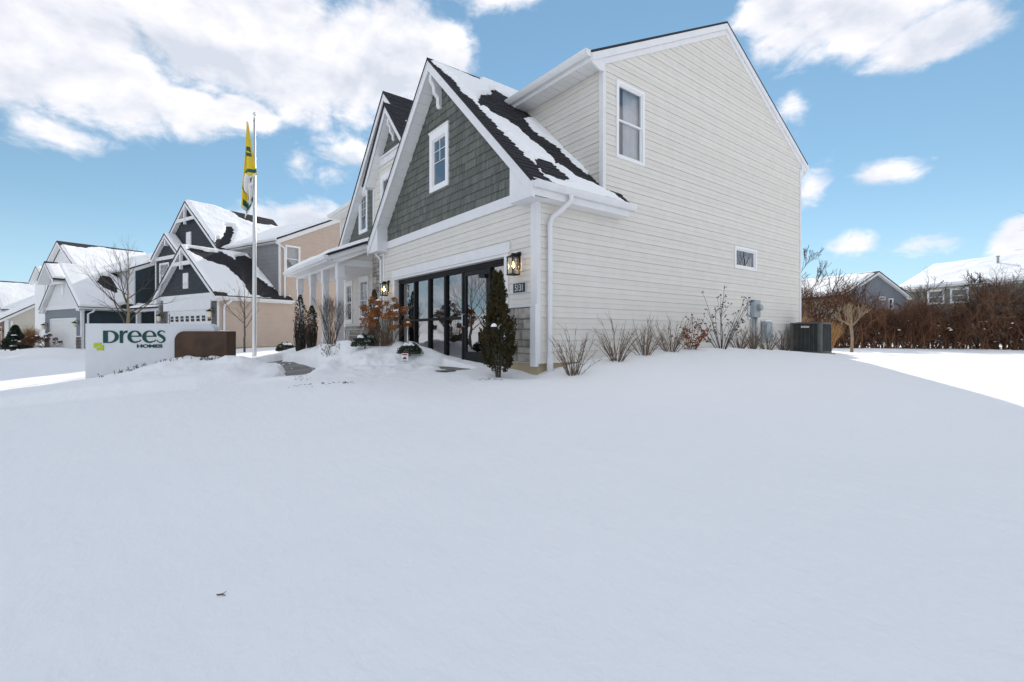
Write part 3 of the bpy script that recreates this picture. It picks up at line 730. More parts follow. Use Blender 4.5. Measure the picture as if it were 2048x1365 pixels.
rake_boards(H, FY(.03), BXC, BZR, 1.83, 1.83, BS, h=.24, drop=.06)
for s_ in (-1, 1): soffit_panels(H, FY(BY), BXC, BZR, .02, 1.6, s_, BS, .29, .0, .26)
MB().prism([(BX0 - .19, 5.38), (BX0 + .12, 5.38), (BX0 + .12, 5.74), (BX0 - .19, 5.40)], FY(BY), .0, .258).build('eave_return', 'trim_white', H)
MB().prism([(0, 6.95), (-.22, 7.08), (-.22, 6.92), (-.15, 6.84), (-.14, 6.70), (-.06, 6.62), (-.06, 6.5), (0, 6.45)], lambda u, z, d: (BXC + d, BY + u, z), -.05, .05).build('gable_bracket', 'trim_white', H, bevel=.005)
stones(H, FY(BY - .004), BX0, -7.16, .0, 3.06, 17, rows=(.13, .17, .21, .25), widths=(.2, .3, .42, .5))
# tall rear gable with the porch below it
AX, AZ, AS, AY = -8.38, 8.59, .981, .80
aw = (-11.35, -10.50, 4.35, 5.95)
gp = [(AX - 4.62, 3.3), (AX + 3.0, 3.3), (AX + 3.0, 5.3), (AX, 8.26), (AX - 4.62, 3.74)]
gw = wall_panel(H, gp, [inset(aw)], FY(AY), 'shake_green'); gw.name = 'gable_wall'; shakes(gw, gp, [inset(aw)], FY(AY), 'shake_green', 8, single=True)
window(H, FY(AY - .02), *aw, trim=.11, head=.18, split=False, grid={'nu': 2, 'nz': 3, 'z': (5.0, 5.78)})
rake_boards(H, FY(.53), AX, AZ, 4.75, 3.1, AS, h=.25, drop=.06)
soffit_panels(H, FY(AY), AX, AZ, .02, 4.75, -1, AS, .27, .0, .27); soffit_panels(H, FY(AY), AX, AZ, .02, 1.2, 1, AS, .27, .0, .27)
for s_, L_ in ((-1, 4.8), (1, 3.1)):
    la = L_*math.hypot(1, AS); q = [(.0 if s_ > 0 else -6.0, 0), (6.0 if s_ > 0 else .0, 0), (6.0 if s_ > 0 else .0, la), (.0 if s_ > 0 else -6.0, la)]
    roof_slope(H, 'roof', (AX + s_*L_, .48, AZ - AS*L_), (0, s_, 0), (-s_, 0, AS), q, thick=.05, shingled=s_ > 0,
               snow=dict(thick=.08, seed=41, margin=.06, bare=[[(-.2, -.2), (.4, -.2), (.35, 2.4), (1.5, 3.7), (6, 3.9), (6, 5), (-.2, 5)]] if s_ > 0 else []))
# porch
PX0, PX1 = -13.72, -8.42
lw = [(-13.0, .86), (-8.62, .86), (-8.62, 2.78), (-13.0, 2.78)]
PW = [(-12.95, -12.14, 1.0, 2.64), (-11.38, -10.45, 1.0, 2.68)]
w = wall_panel(H, [(-13.0, 0), (-8.62, 0), (-8.62, 3.4), (-13.0, 3.4)], [inset(q) for q in PW], FY(AY))
lap_siding(w, lw, [inset(q) for q in PW], FY(AY), 'siding_cream', single=True)
for q in PW: window(H, FY(AY), *q, trim=.10, head=.14, sill=True, grid={'nu': 2, 'nz': 2})
stones(H, FY(AY - .004), -13.0, -8.75, .0, .85, 23, rows=(.14, .2), widths=(.3, .42))
box('porch_floor', 'concrete', H, -13.75, -8.68, -.95, .79, -.6, .10)
box('porch_ceiling', 'soffit_white', H, -13.7, -8.72, -.85, .78, 2.765, 2.79)
MB().box(-13.84, -8.69, -.88, -.68, 2.745, 2.985).build('porch_beam', 'trim_white', H, bevel=.004)
MB().box(-8.90, -8.691, -.679, .285, 2.747, 2.98).build('porch_beam', 'trim_white', H, bevel=.004)
MB().box(-13.84, -13.64, -.679, .78, 2.747, 2.98).build('porch_beam', 'trim_white', H, bevel=.004)
for xr in (-13.64, -11.81, -10.26, -8.70):
    mb = MB(); mb.box(xr - .20, xr, -.875, -.685, .1, 2.75); mb.box(xr - .225, xr + .02, -.895, -.665, 2.36, 2.744); mb.box(xr - .225, xr + .02, -.895, -.665, .1, .42)
    mb.box(xr - .235, xr + .03, -.905, -.655, 2.34, 2.36)
    mb.build('porch_column', 'trim_white', H, bevel=.004)
PS = .42; LP = 2.1*math.hypot(1, PS)
roof_slope(H, 'porch_roof', (PX0 - .15, -1.28, 3.02), (1, 0, 0), (0, 1, PS), SQ(0, 5.48, LP), thick=.05, snow=dict(thick=.11, seed=51), step=.05)
MB().prism([(-1.27, 2.98), (.285, 2.98 + PS*1.555), (.285, 2.80 + PS*1.555), (-1.27, 2.82)], FX(-8.45), -.03, .02).build('rake_board', 'trim_white', H)
MB().prism([(-1.20, 2.90), (.285, 2.86 + PS*1.5), (.285, 2.72 + PS*1.5), (-.9, 2.80)], FX(-8.47), -.20, -.012).build('soffit', 'soffit_white', H)
pt = [(-.86, 2.985), (.285, 2.985), (.285, 3.44), (-.75, 3.0)]
w = wall_panel(H, pt, [], FX(-8.70)); lap_siding(w, pt, [], FX(-8.70), 'siding_cream')
box('fascia', 'trim_white', H, PX0 - .12, -8.44, -1.27, -1.245, 2.82, 3.0); box('soffit', 'soffit_white', H, PX0 - .1, -8.46, -1.245, -.89, 2.83, 2.85)
gutter(H, (PX0 - .15, -1.271, 2.87), (-8.40, -1.271, 2.87), (0, -1))

# ------------------------------------------------------------------ fittings on the house
def lantern(x, y, z, label, s=1.0, m='black_metal', lit=True, parent=None, rz=0):
    t = thing('wall_lantern', label, 'lantern', (x, y, z), rz, 'wall lanterns beside the glass doors' if lit else 'coach lanterns on neighbouring garages')
    k = .085*s; hh = .34*s; mb = MB()
    for a in (-1, 1):
        for c in (-1, 1): mb.box(a*k - .008, a*k + .008, c*k - .008, c*k + .008, 0, hh)
    mb.box(-k - .014, k + .014, -k - .014, k + .014, hh, hh + .022); mb.box(-k - .012, k + .012, -k - .012, k + .012, -.012, .012)
    mb.box(-.05*s, .05*s, -.05*s, .05*s, hh + .022, hh + .05)
    mb.build('frame', m, t)
    mb = MB(); mb.box(-.03*s, .03*s, -.03*s, .15*s, hh + .05, hh + .085); mb.box(-.055*s, .055*s, .13*s, .155*s, hh*.35, hh + .12); mb.build('wall_bracket', m, t)
    if lit:
        mb = MB()
        for a in (-1, 1):
            mb.box(a*k - .002, a*k + .002, -k + .01, k - .01, .014, hh - .002); mb.box(-k + .01, k - .01, a*k - .002, a*k + .002, .014, hh - .002)
        mb.build('pane', 'lantern_glass', t)
        mb = MB(); mb.lathe([(.004, 0), (.022, .015), (.032, .045), (.026, .075), (.012, .1), (.010, .13)], (0, 0, hh*.38), 10); mb.build('bulb', 'bulb', t, smooth=True)
    return t
lantern(-.52, -.165, 1.69, 'lit black box lantern on the cream wall above the number plaque', .96)
lantern(-6.72, -.165, 1.69, 'lit black box lantern at the left end of the glass doors', .96)
box('lantern_block', 'siding_cream', H, -.60, -.42, -.028, -.002, 1.76, 2.06); box('lantern_block', 'siding_cream', H, -6.81, -6.63, -.028, -.002, 1.76, 2.06)
t = thing('house_number', 'dark number plaque reading 5131 below the right lantern', 'number plaque', (-.50, -.02, 1.34))
mb = MB(); mb.box(-.20, .20, -.012, .004, 0, .21); mb.build('plate', 'digit', t, bevel=.003)
mb = MB(); mb.box(-.185, .185, -.018, -.011, .015, .195); mb.build('panel', 'plaque', t)
text_mesh('numerals', '5131', .185, 'digit', t, Matrix.Translation((0, -.019, .045)) @ Matrix.Rotation(R(90), 4, 'X'), .003, .0, .72, 'CENTER')

# ------------------------------------------------------------------ utilities by the side wall
t = thing('electric_meter', 'grey electric meter box with glass dial on the side wall', 'electric meter', (.02, 8.2, .95))
box('back_board', 'trim_white', t, .0, .02, -.27, .27, .02, .62); MB().box(.02, .15, -.18, .18, .08, .58).build('cabinet', 'meter_grey', t, bevel=.012)
mb = MB(); mb.tube([(.15, .02, .36), (.19, .02, .36)], .105, 16); mb.build('socket_ring', 'grey_metal', t)
mb = MB(); mb.tube([(.19, .02, .36), (.26, .02, .36), (.275, .02, .36)], [.088, .085, .05], 16); mb.build('dial_glass', 'grey_metal', t, smooth=True)
for dy, r in ((-.08, .03), (.06, .045)): MB().tube([(.07, dy, .08), (.07, dy, -.95)], r, 8).build('conduit', 'grey_metal', t, smooth=True)
t = thing('utility_box', 'tall grey utility box low on the side wall beside the meter', 'utility box', (.02, 8.95, .30))
MB().box(0, .12, -.22, .22, 0, .62).build('cabinet', 'meter_grey', t, bevel=.012); MB().box(.12, .15, -.19, .19, .03, .58).build('cover', 'meter_grey', t, bevel=.008)
MB().tube([(.06, .22, .35), (.06, .30, .35), (.06, .30, .24)], .02, 6).build('conduit', 'black_metal', t)
MB().box(-.005, .13, -.22, .22, .621, .66).build('snow_cap', 'snow', t, bevel=.015)

ACX, ACY, ACZ = .62, 10.72, -.06
t = thing('air_conditioner', 'dark grey louvred air conditioner standing at the back corner', 'air conditioner', (ACX, ACY, ACZ))
K = .44; HH = .96; rc = .07
def rrect(k, r, n=4):
    p = []
    for cx_, cy_, a0 in ((k - r, k - r, 0), (-k + r, k - r, 90), (-k + r, -k + r, 180), (k - r, -k + r, 270)):
        for j in range(n + 1): a = R(a0 + 90*j/n); p.append((cx_ + r*math.cos(a), cy_ + r*math.sin(a)))
    return p
fz = lambda u, w_, d: (u, w_, d)
MB().prism(rrect(K - .03, rc), fz, .08, HH - .05).build('coil', 'cabinet_dark', t)
MB().prism(rrect(K + .01, rc + .02), fz, HH - .05, HH).build('top', 'cabinet', t, bevel=.01); MB().prism(rrect(K + .005, rc + .02), fz, .03, .09).build('base_pan', 'cabinet', t)
for a in (-1, 1):
    for c in (-1, 1): MB().prism([(a*(K - .10), c*K), (a*(K - .04), c*K), (a*K, c*(K - .04)), (a*K, c*(K - .10)), (a*(K - .035), c*(K - .10)), (a*(K - .10), c*(K - .035))], fz, .085, HH - .045).build('corner_post', 'cabinet', t)
# louvre fins: each side panel a set of horizontal blades with upright ribs
for side_ in range(4):
    ca, sa = math.cos(side_*math.pi/2), math.sin(side_*math.pi/2); rot = lambda x, y, z: (x*ca - y*sa, x*sa + y*ca, z)
    mb = MB(); n = 34
    for k in range(n):
        z = .10 + (HH - .17)*k/n
        mb.hexa([rot(-K + .1, -K + .012, z), rot(K - .1, -K + .012, z), rot(K - .1, -K + .03, z + .012), rot(-K + .1, -K + .03, z + .012), rot(-K + .1, -K + .014, z + .005), rot(K - .1, -K + .014, z + .005), rot(K - .1, -K + .032, z + .017), rot(-K + .1, -K + .032, z + .017)])
    mb.build('louvre_panel', 'cabinet', t)
    for k in range(1, 6):
        x = -K + .1 + (2*K - .2)*k/6; mb = MB(); mb.hexa([rot(x - .006, -K, .09), rot(x + .006, -K, .09), rot(x + .006, -K + .02, .09), rot(x - .006, -K + .02, .09), rot(x - .006, -K, HH - .05), rot(x + .006, -K, HH - .05), rot(x + .006, -K + .02, HH - .05), rot(x - .006, -K + .02, HH - .05)]); mb.build('rib', 'cabinet', t)
mb = MB(); mb.prism([(u*.115 + .0, .83 + v_*.028) for u, v_ in ((-1, 0), (-.85, -.9), (0, -1), (.85, -.9), (1, 0), (.85, .9), (0, 1), (-.85, .9))], lambda u, z, d: (u, -K - d, z), .0, .014); bdg = mb.build('badge', 'paint_white', t)
text_mesh('badge_text', 'LENNOX', .042, 'red_mark', bdg, Matrix.Translation((0, -K - .0145, .816)) @ Matrix.Rotation(R(90), 4, 'X'), .001, .001, 1.0, 'CENTER')
MB().box(-.5, .5, -.5, .5, -.2, .03).build('pad', 'concrete', t)
for k in (.12, .22, .32, .40): MB().lathe([(k, 0), (k, .012), (k - .012, .012), (k - .012, 0)], (0, 0, HH + .004), 24).build('fan_guard', 'cabinet', t)
# ------------------------------------------------------------------ the sign board
SD = 12.5; fw = Vector((-math.sin(R(YAW)), math.cos(R(YAW)), 0)); rt = Vector((math.cos(R(YAW)), math.sin(R(YAW)), 0))
sc_ = SD/952.0
so = Vector((CAM[0], CAM[1], 0)) + fw*SD + rt*((170 - 1024)*sc_)
SG = thing('sign_board', 'white monument sign reading Drees Homes with a brown end block', 'sign', (so.x, so.y, 0), R(YAW) + R(1.2))
fs = lambda u, z, o: (u, -o, z)                       # local: u right, z up, o towards the viewer
pu = lambda px: (px - 170)*sc_
pz = lambda py: CAM[2] - (py - 668)*sc_
arc = lambda cx_, cz, r, a0, a1, n=10: [(cx_ + r*math.cos(R(a0 + (a1 - a0)*k/n)), cz + r*math.sin(R(a0 + (a1 - a0)*k/n))) for k in range(n + 1)]
zt_ = pz(647.5); rr_ = .24
MB().prism([(0, -1.2), (pu(426), -1.2), (pu(426), zt_ - rr_)] + arc(pu(426) - rr_, zt_ - rr_, rr_, 0, 90) + [(0, zt_)], fs, -.30, 0).build('panel', 'sign_white', SG, bevel=.01)
bt = pz(663); rb_ = .25
MB().prism([(pu(350.5), -1.2), (pu(453.5), -1.2), (pu(453.5), bt)] + arc(pu(350.5) + rb_, bt - rb_, rb_, 90, 180), fs, -.36, .09).build('end_block', 'corten', SG, bevel=.008)
MB().prism([(pu(434), bt + .001), (pu(448), bt + .001), (pu(446), bt + .022), (pu(437), bt + .024)], fs, -.25, .05).build('snow_cap', 'snow', SG, bevel=.006)
def flat_glyph(name, splines, m, depth=.012, o0=.0):
    """filled outline(s) in sign-crop units, holes by even-odd"""
    cu = bpy.data.curves.new(name, 'CURVE'); cu.dimensions = '2D'; cu.fill_mode = 'BOTH'; cu.extrude = depth/2
    for s in splines:
        sp = cu.splines.new('POLY'); sp.points.add(len(s) - 1); sp.use_cyclic_u = True
        for p_, (x, y) in zip(sp.points, s): p_.co = (pu(150 + x/6.206), pz(630 + y/6.206), 0, 1)
    tmp = bpy.data.objects.new(name + '_tmp', cu); COL.objects.link(tmp)
    me = bpy.data.meshes.new_from_object(tmp.evaluated_get(bpy.context.evaluated_depsgraph_get())); bpy.data.objects.remove(tmp); bpy.data.curves.remove(cu)
    me.transform(Matrix.Translation((0, -depth/2 - .002 - o0, 0)) @ Matrix.Rotation(R(90), 4, 'X')); me.materials.clear(); me.materials.append(MATS[m])
    o = bpy.data.objects.new(name, me); COL.objects.link(o); o.parent = SG; return o
ell = lambda cx_, cy_, rx, ry, a0, a1, n=28: [(cx_ + rx*math.cos(R(a0 + (a1 - a0)*k/n)), cy_ - ry*math.sin(R(a0 + (a1 - a0)*k/n))) for k in range(n + 1)]
flat_glyph('letter', [[(348, 197)] + [(430, 197)] + ell(430, 273.5, 108, 76.5, 88, -88) + [(430, 351), (348, 351)],
                      [(404, 211)] + ell(424, 273.5, 68, 63, 88, -88) + [(404, 338)]], 'sign_green')
flat_glyph('letter', [[(551, 197), (588, 197), (588, 226), (604, 206), (628, 196), (649, 198), (640, 228), (622, 224), (604, 232), (590, 262), (590, 351), (551, 351)]], 'sign_green')
def letter_e(cx_):
    o = [(cx_ + 86, 274), (cx_ - 44, 274)] + ell(cx_ + 6, 274, 50, 62, 180, 300, 14) + [(cx_ + 62, 322), (cx_ + 78, 310), (cx_ + 82, 318), (cx_ + 66, 338)] + ell(cx_, 274, 87, 78, 300, 0, 40)[::1]
    o = [(cx_ + 84, 274), (cx_ - 42, 274)] + ell(cx_ + 8, 276, 50, 56, 180, 292, 12) + [(cx_ + 56, 324), (cx_ + 76, 308), (cx_ + 82, 315), (cx_ + 62, 338)] + ell(cx_, 273.5, 87, 77.5, 308, 0, 44)
    return [o, [(cx_ - 42, 260)] + ell(cx_ + 4, 262, 46, 52, 180, 0, 20) + [(cx_ + 50, 260)]]
flat_glyph('letter', letter_e(732), 'sign_green'); flat_glyph('letter', letter_e(913), 'sign_green')
path = [(1103, 222, 5), (1092, 208, 9), (1070, 200, 9), (1045, 202, 14), (1024, 218, 20), (1022, 238, 24), (1042, 256, 26), (1070, 272, 28), (1092, 292, 27), (1098, 315, 22), (1082, 336, 15), (1055, 345, 9), (1030, 341, 8), (1012, 328, 7), (1006, 312, 5)]
L_, R_ = [], []
for i, (x, y, w_) in enumerate(path):
    x0, y0 = path[max(i - 1, 0)][:2]; x1, y1 = path[min(i + 1, len(path) - 1)][:2]; d = math.hypot(x1 - x0, y1 - y0); nx, ny = -(y1 - y0)/d, (x1 - x0)/d
    L_.append((x + nx*w_*.62, y + ny*w_*.62)); R_.append((x - nx*w_*.62, y - ny*w_*.62))
flat_glyph('letter', [L_ + R_[::-1]], 'sign_green')
text_mesh('lettering', 'HOMES', .118, 'sign_green', SG, Matrix.Translation((pu(150 + 757/6.206), -.007, pz(630 + 408/6.206))) @ Matrix.Rotation(R(90), 4, 'X'), .006, .0045, 1.72)
flat_glyph('logo_block', [[(235, 352), (322, 350), (323, 374), (300, 385), (262, 402), (236, 412)]], 'sign_lime')
flat_glyph('logo_block', [[(323, 377), (355, 374), (355, 443), (272, 443), (276, 428), (262, 416), (300, 402), (318, 391)]], 'sign_lime')

# ------------------------------------------------------------------ flagpole and flag
FPX, FPY = -14.64, -2.27; FZ = gz(FPX, FPY)
t = thing('flagpole', 'tall aluminium flagpole rising from the snow beside the walk', 'flagpole', (FPX, FPY, FZ))
TOPZ = 9.15 - FZ
MB().tube([(0, 0, -.5), (0, 0, 0), (0, 0, 3), (0, 0, TOPZ)], [.085, .085, .078, .04], 16).build('pole', 'alu', t, smooth=True)
MB().lathe([(.01, 0), (.03, .01), (.035, .06), (.01, .08), (.012, .10), (.05, .13), (.068, .18), (.05, .23), (.005, .25)], (0, 0, TOPZ), 14).build('finial', 'alu', t, smooth=True)
MB().box(-.16, .05, -.03, .03, TOPZ - .09, TOPZ - .02).build('truck', 'grey_metal', t, bevel=.01)
MB().tube([(-.12, 0, TOPZ - .07), (-.13, -.02, 6), (-.115, -.05, 2.5), (-.09, -.03, 1.25)], .009, 5).build('halyard', 'rope', t)
mb = MB(); mb.box(-.13, -.07, -.02, .02, 1.15, 1.22); mb.tube([(-.10, 0, 1.05), (-.10, 0, 1.35)], .018, 6); mb.build('cleat', 'black_metal', t)
# limp flag: folds hanging from the hoist
FL = thing('flag', 'limp yellow flag with green emblem hanging from the flagpole', 'flag', (FPX, FPY, 0), R(YAW))
def flag_layer(name, zt, zb, left, right, yoff, ph, colf, n=26, m_=60):
    V = []; F = []; MI = []
    for j in range(m_ + 1):
        v = j/m_
        for i in range(n + 1):
            u = i/n; a, c = left(v), right(v)
            x = a + (c - a)*u; zz = zt + (zb(u) - zt)*v
            y = yoff + (.035 + .05*v)*math.sin(u*7.5 + ph + v*1.3) - .03*math.sin(u*3 + v*4)
            V.append((x, y, zz))
    for j in range(m_):
        for i in range(n):
            a = j*(n + 1) + i; F.append((a, a + 1, a + n + 2, a + n + 1)); MI.append(colf((i + .5)/n, (j + .5)/m_))
    q = MB(); q.v = V; q.f = F; q.mi = MI
    return q.build(name, ['flag_yellow', 'flag_green', 'flag_white'], FL, smooth=True)
px2 = lambda p: (p - 508.5)/50.1
pzf = lambda p: .559 + (668 - p)/50.1
lerp = lambda tab, v: float(np.interp(v, [q[0] for q in tab], [q[1] for q in tab]))
def cA(u, v):
    if .47 < v < .65 and .12 + .1*(v - .47) < u < .78 and abs((v - .56) - .05*(u - .4)) > .012 and abs(v - .56) < .075 + .03*math.sin(u*3): return 1
    if .90 - .03*math.sin(u*3.1) - .04*u + .03 < v < .965 - .02*u: return 1
    return 0
flag_layer('front_fold', pzf(248), lambda u: pzf(354 - 4*abs(u - .5)), lambda v: lerp([(0, px2(497.5)), (.5, px2(494)), (1, px2(490.5))], v), lambda v: lerp([(0, px2(499.5)), (.45, px2(505)), (.8, px2(513)), (1, px2(518))], v), -.16, .4, cA)
def cB(u, v):
    w_ = (u - .42)**2/.13 + (v - .58)**2/.012
    if .55 < w_ < 1.15 and v > .55: return 1
    if v > .84 and u > .25: return 1 if v < .93 else 2
    return 0
flag_layer('rear_fold', pzf(300), lambda u: pzf(415 + 18*u), lambda v: lerp([(0, px2(493)), (.6, px2(486)), (1, px2(483.5))], v), lambda v: lerp([(0, px2(497)), (.4, px2(499)), (1, px2(499.5))], v), -.08, 2.0, cB)
flag_layer('white_fold', pzf(350), lambda u: pzf(372 + 30*abs(u - .35) + 14*math.sin(u*5)), lambda v: lerp([(0, px2(492)), (1, px2(492))], v), lambda v: lerp([(0, px2(516)), (.3, px2(509)), (1, px2(510))], v), -.11, 3.2, lambda u, v: 1 if (u > .55 and .25 < v < .5 and u + v < 1.25) else 2)
flag_layer('tail_fold', pzf(368), lambda u: pzf(440 - 46*abs(u - .25)), lambda v: lerp([(0, px2(493)), (.6, px2(497)), (1, px2(489))], v), lambda v: lerp([(0, px2(511)), (.5, px2(510)), (1, px2(502))], v), -.05, 1.2, lambda u, v: 1 if (v > .7 and v < .86) else 2)

# ------------------------------------------------------------------ neighbouring houses
def ridge_y(P, xc, hw, zr, sl, y0, y1, sR=None, sL=None, shing=False, step=.1, rake=True, soff=.3, m='trim_white', yR=None):
    """gable roof with its ridge running back (local Y)"""
    L = hw*math.hypot(1, sl); yR = y1 if yR is None else yR
    roof_slope(P, 'roof', (xc + hw, 0, zr - sl*hw), (0, 1, 0), (-1, 0, sl), [(y0, 0), (yR, 0), (yR, L*.12), (y1, L*.14), (y1, L), (y0, L)], thick=.06, shingled=shing, snow=sR, step=step)
    roof_slope(P, 'roof', (xc - hw, 0, zr - sl*hw), (0, 1, 0), (1, 0, sl), SQ(y0, y1, L), thick=.06, snow=sL, step=.2)
    if rake:
        rake_boards(P, FY(y0 + .05), xc, zr, hw, hw, sl, h=.24, drop=.07, o1=.03, m=m)
        for s_ in (-1, 1): MB().prism([(xc, zr - .27), (xc + s_*hw, zr - .27 - sl*hw), (xc + s_*hw, zr - .29 - sl*hw), (xc, zr - .29)], FY(y0 + .05), -soff, -.001).build('soffit', 'soffit_white', P)
def ridge_x(P, yc, hw, zr, sl, x0, x1, sF=None, sB=None, step=.12):
    L = hw*math.hypot(1, sl)
    roof_slope(P, 'roof', (0, yc - hw, zr - sl*hw), (1, 0, 0), (0, 1, sl), SQ(x0, x1, L), thick=.06, snow=sF, step=step)
    roof_slope(P, 'roof', (0, yc + hw, zr - sl*hw), (1, 0, 0), (0, -1, sl), SQ(x0, x1, L), thick=.06, snow=sB, step=.3)
    rake_boards(P, FX(x1 - .06), yc, zr, hw, hw, sl, h=.26, drop=.08, o0=0, o1=.03)
def sided(P, poly, holes, f, m, lap=True, shake=False, seed=1):
    w = wall_panel(P, poly, holes, f, m)
    if shake: shakes(w, poly, holes, f, m, seed, e=.2, single=True, wr=(.2, .34))
    elif lap: lap_siding(w, poly, holes, f, m, e=.12, single=True)
    return w
def truss(P, xc, zr, sl, y, d, w=.13):
    """white king post and collar under a gable"""
    zb = zr - .3 - sl*d
    MB().box(xc - d, xc + d, y - .1, y, zb, zb + .22).build('collar_beam', 'trim_white', P); MB().box(xc - w/2, xc + w/2, y - .14, y + .001, zb - .22, zr - .3).build('king_post', 'trim_white', P)
def garage_door(P, x0, x1, z1, y, lights=8):
    mb = MB(); bar(mb, FY(y), x0, x1, -.1, z1, -.05, -.02); d = mb.build('garage_door', 'door_white', P); mb = MB()
    for k in range(4):
        za, zb = z1*k/4 + .02, z1*(k + 1)/4 - .02
        for j in range(8): a = x0 + (x1 - x0)*j/8 + .05; c = x0 + (x1 - x0)*(j + 1)/8 - .05; bar(mb, FY(y), a, c, za + .06, zb - .06, -.02, -.006)
    mb.build('door_panels', 'door_white', d)
    if lights:
        for j in range(lights):
            a = x0 + (x1 - x0)*j/lights + .12; c = x0 + (x1 - x0)*(j + 1)/lights - .12; zm = z1*.80
            for q in range(2):
                for r in range(2):
                    mb = MB(); bar(mb, FY(y), a + (c - a)*q/2 + .015, a + (c - a)*(q + 1)/2 - .015, zm - .17 + .17*r + .015, zm + .17*r - .015, -.006, .001); mb.build('light', 'cabinet_dark', d)
        for u in ((x0 + x1)/2 - .35, x0 + .5):
            mb = MB(); bar(mb, FY(y), u, u + .7 if u > x0 + 1 else u + .35, z1*.55, z1*.55 + .035, -.006, .03); mb.build('handle', 'black_metal', d)
    mb = MB(); ring(mb, FY(y), x0 - .1, x1 + .1, -.3, z1 + .1, .1, -.04, .03); mb.build('door_casing', 'trim_white', P)
def coach(P, x, z, label):
    m4 = P.matrix_basis if hasattr(P, 'matrix_basis') else None
    p = Matrix.Translation(P.location) @ Matrix.Rotation(P.rotation_euler.z, 4, 'Z') @ Vector((x, -.26, z))
    t = thing('coach_lantern', label, 'lantern', p, P.rotation_euler.z, 'coach lanterns on neighbouring garages')
    MB().lathe([(.02, .42), (.16, .34), (.17, .31), (.03, .30)], (0, 0, 0), 10).build('hood', 'black_metal', t); MB().lathe([(.06, 0), (.09, .02), (.105, .30)], (0, 0, 0), 8).build('glass_body', 'gold_glass', t)
    MB().tube([(0, .0, .40), (0, .10, .50), (0, .24, .44), (0, .25, .2)], .022, 6).build('arm', 'black_metal', t)

# -- next door: tan side, dark gables
N1 = thing('house', 'next door house with tan side wall and dark slate gables', 'house', (-23.117, -2.603, -.298), R(20))
sw = [(0, .12), (13, .12), (13, 6.46), (8.2, 8.7), (3.5, 6.46), (3.5, 2.85), (0, 2.85)]
tw = (3.82, 4.80, 4.60, 6.24)
sided(N1, sw, [inset(tw)], FX(0), 'tan_siding'); window(N1, FX(0), *tw, trim=.07, curtain=(3.7, 4.9, 'blind'))
box('foundation', 'concrete', N1, -14, -.02, .02, 12.9, -.6, .13)
sided(N1, [(-7.0, 2.0), (-.0, 2.0), (-.0, 3.0), (-7.0, 3.0)], [], FY(0), 'trim_white', lap=False)
sided(N1, [(-7.15, 0), (-5.75, 0), (-5.75, 2.95), (-7.15, 2.95)], [], FY(0), 'grey_siding'); sided(N1, [(-.66, 0), (0, 0), (0, 2.95), (-.66, 2.95)], [], FY(0), 'grey_siding')
stones(N1, FY(-.01), -.66, -.12, -.1, 2.75, 31, 'dark_stone', rows=(.2,), widths=(.3,)); stones(N1, FY(-.01), -6.9, -6.05, -.1, 2.6, 32, 'dark_stone', rows=(.2,), widths=(.4,))
garage_door(N1, -5.75, -.72, 2.15, .02); box('frieze_board', 'trim_white', N1, -6.3, -.66, -.09, -.001, 2.2, 2.86); box('frieze_board', 'trim_white', N1, -7.2, .05, -.06, -.001, 2.87, 3.1)
sided(N1, [(-6.9, 3.1), (-.3, 3.1), (-3.6, 5.66)], [], FY(0), 'slate_shake', shake=True, seed=33)
box('gable_vent', 'trim_white', N1, -3.9, -3.3, -.06, .0, 3.45, 4.35, .01); truss(N1, -3.6, 5.93, .777, -.2, 1.12)
hb1 = [(-.18, .48), (.25, .2), (1.13, .4), (1.88, .15), (2.36, .91), (2.69, .55), (3.25, .24), (3.56, .62), (2.95, 2.7), (3.66, 4.18), (4.3, 4.7), (4.3, 5.2), (1.63, 4.75), (1.69, 4.43), (1.71, 3.18), (1.52, 1.92), (.69, 1.57), (.23, 1.0)]
hb2 = [(-.5, 4.72), (-.17, 4.62), (.39, 4.70), (.3, 5.1), (-.5, 5.1)]
LH = 3.9*math.hypot(1, .777)
ridge_y(N1, -3.6, 3.9, 5.93, .777, -.3, 3.5, dict(bare=[[(y, LH - t_) for y, t_ in q] for q in (hb1, hb2)], seed=61, amp=.2, thick=.12), dict(seed=62), True, .05, yR=4.15)
box('fascia', 'trim_white', N1, .24, .29, -.25, 4.15, 2.68, 2.85); box('soffit', 'soffit_white', N1, .01, .25, -.2, 4.1, 2.66, 2.68); gutter(N1, (.29, -.28, 2.74), (.29, 4.18, 2.74), (1, 0))
for a, c in ((.24, -.36), (-7.44, -6.84)): MB().prism([(a, 2.62), (c, 2.62), (c, 3.2), (a, 2.66)], FY(0), 0, .24).build('eave_return', 'trim_white', N1)
downspout(N1, [(.36, .5, 2.75), (.34, .45, 2.6), (.1, .28, 2.4), (.08, .25, 2.3), (.08, .25, 0)], .09)
downspout(N1, [(.1, 3.25, 6.35), (.1, 3.3, 6.2), (.1, 3.7, 6.0), (.1, 3.72, 5.8), (.1, 3.72, 2.95)], .09)
box('corner_board', 'trim_white', N1, -.1, .03, 3.44, 3.50, 2.9, 6.4); box('corner_board', 'trim_white', N1, -.11, .03, -.03, .02, 0, 2.85)
sided(N1, [(-5.9, 3.0), (0, 3.0), (0, 6.4), (-5.9, 6.4)], [], FY(3.5), 'grey_siding')
ridge_x(N1, 8.2, 5.0, 8.95, .49, -16, .10, dict(seed=63, thick=.12), dict(seed=64)); gutter(N1, (-6, 3.19, 6.38), (.12, 3.19, 6.38), (0, -1), s=.14); box('soffit', 'soffit_white', N1, -6, .05, 3.2, 3.5, 6.3, 6.33)
sided(N1, [(-14.0, 3.1), (-5.85, 3.1), (-5.85, 6.45), (-9.9, 9.72), (-14.0, 6.4)], [], FY(2.9), 'slate_shake', shake=True, seed=35)
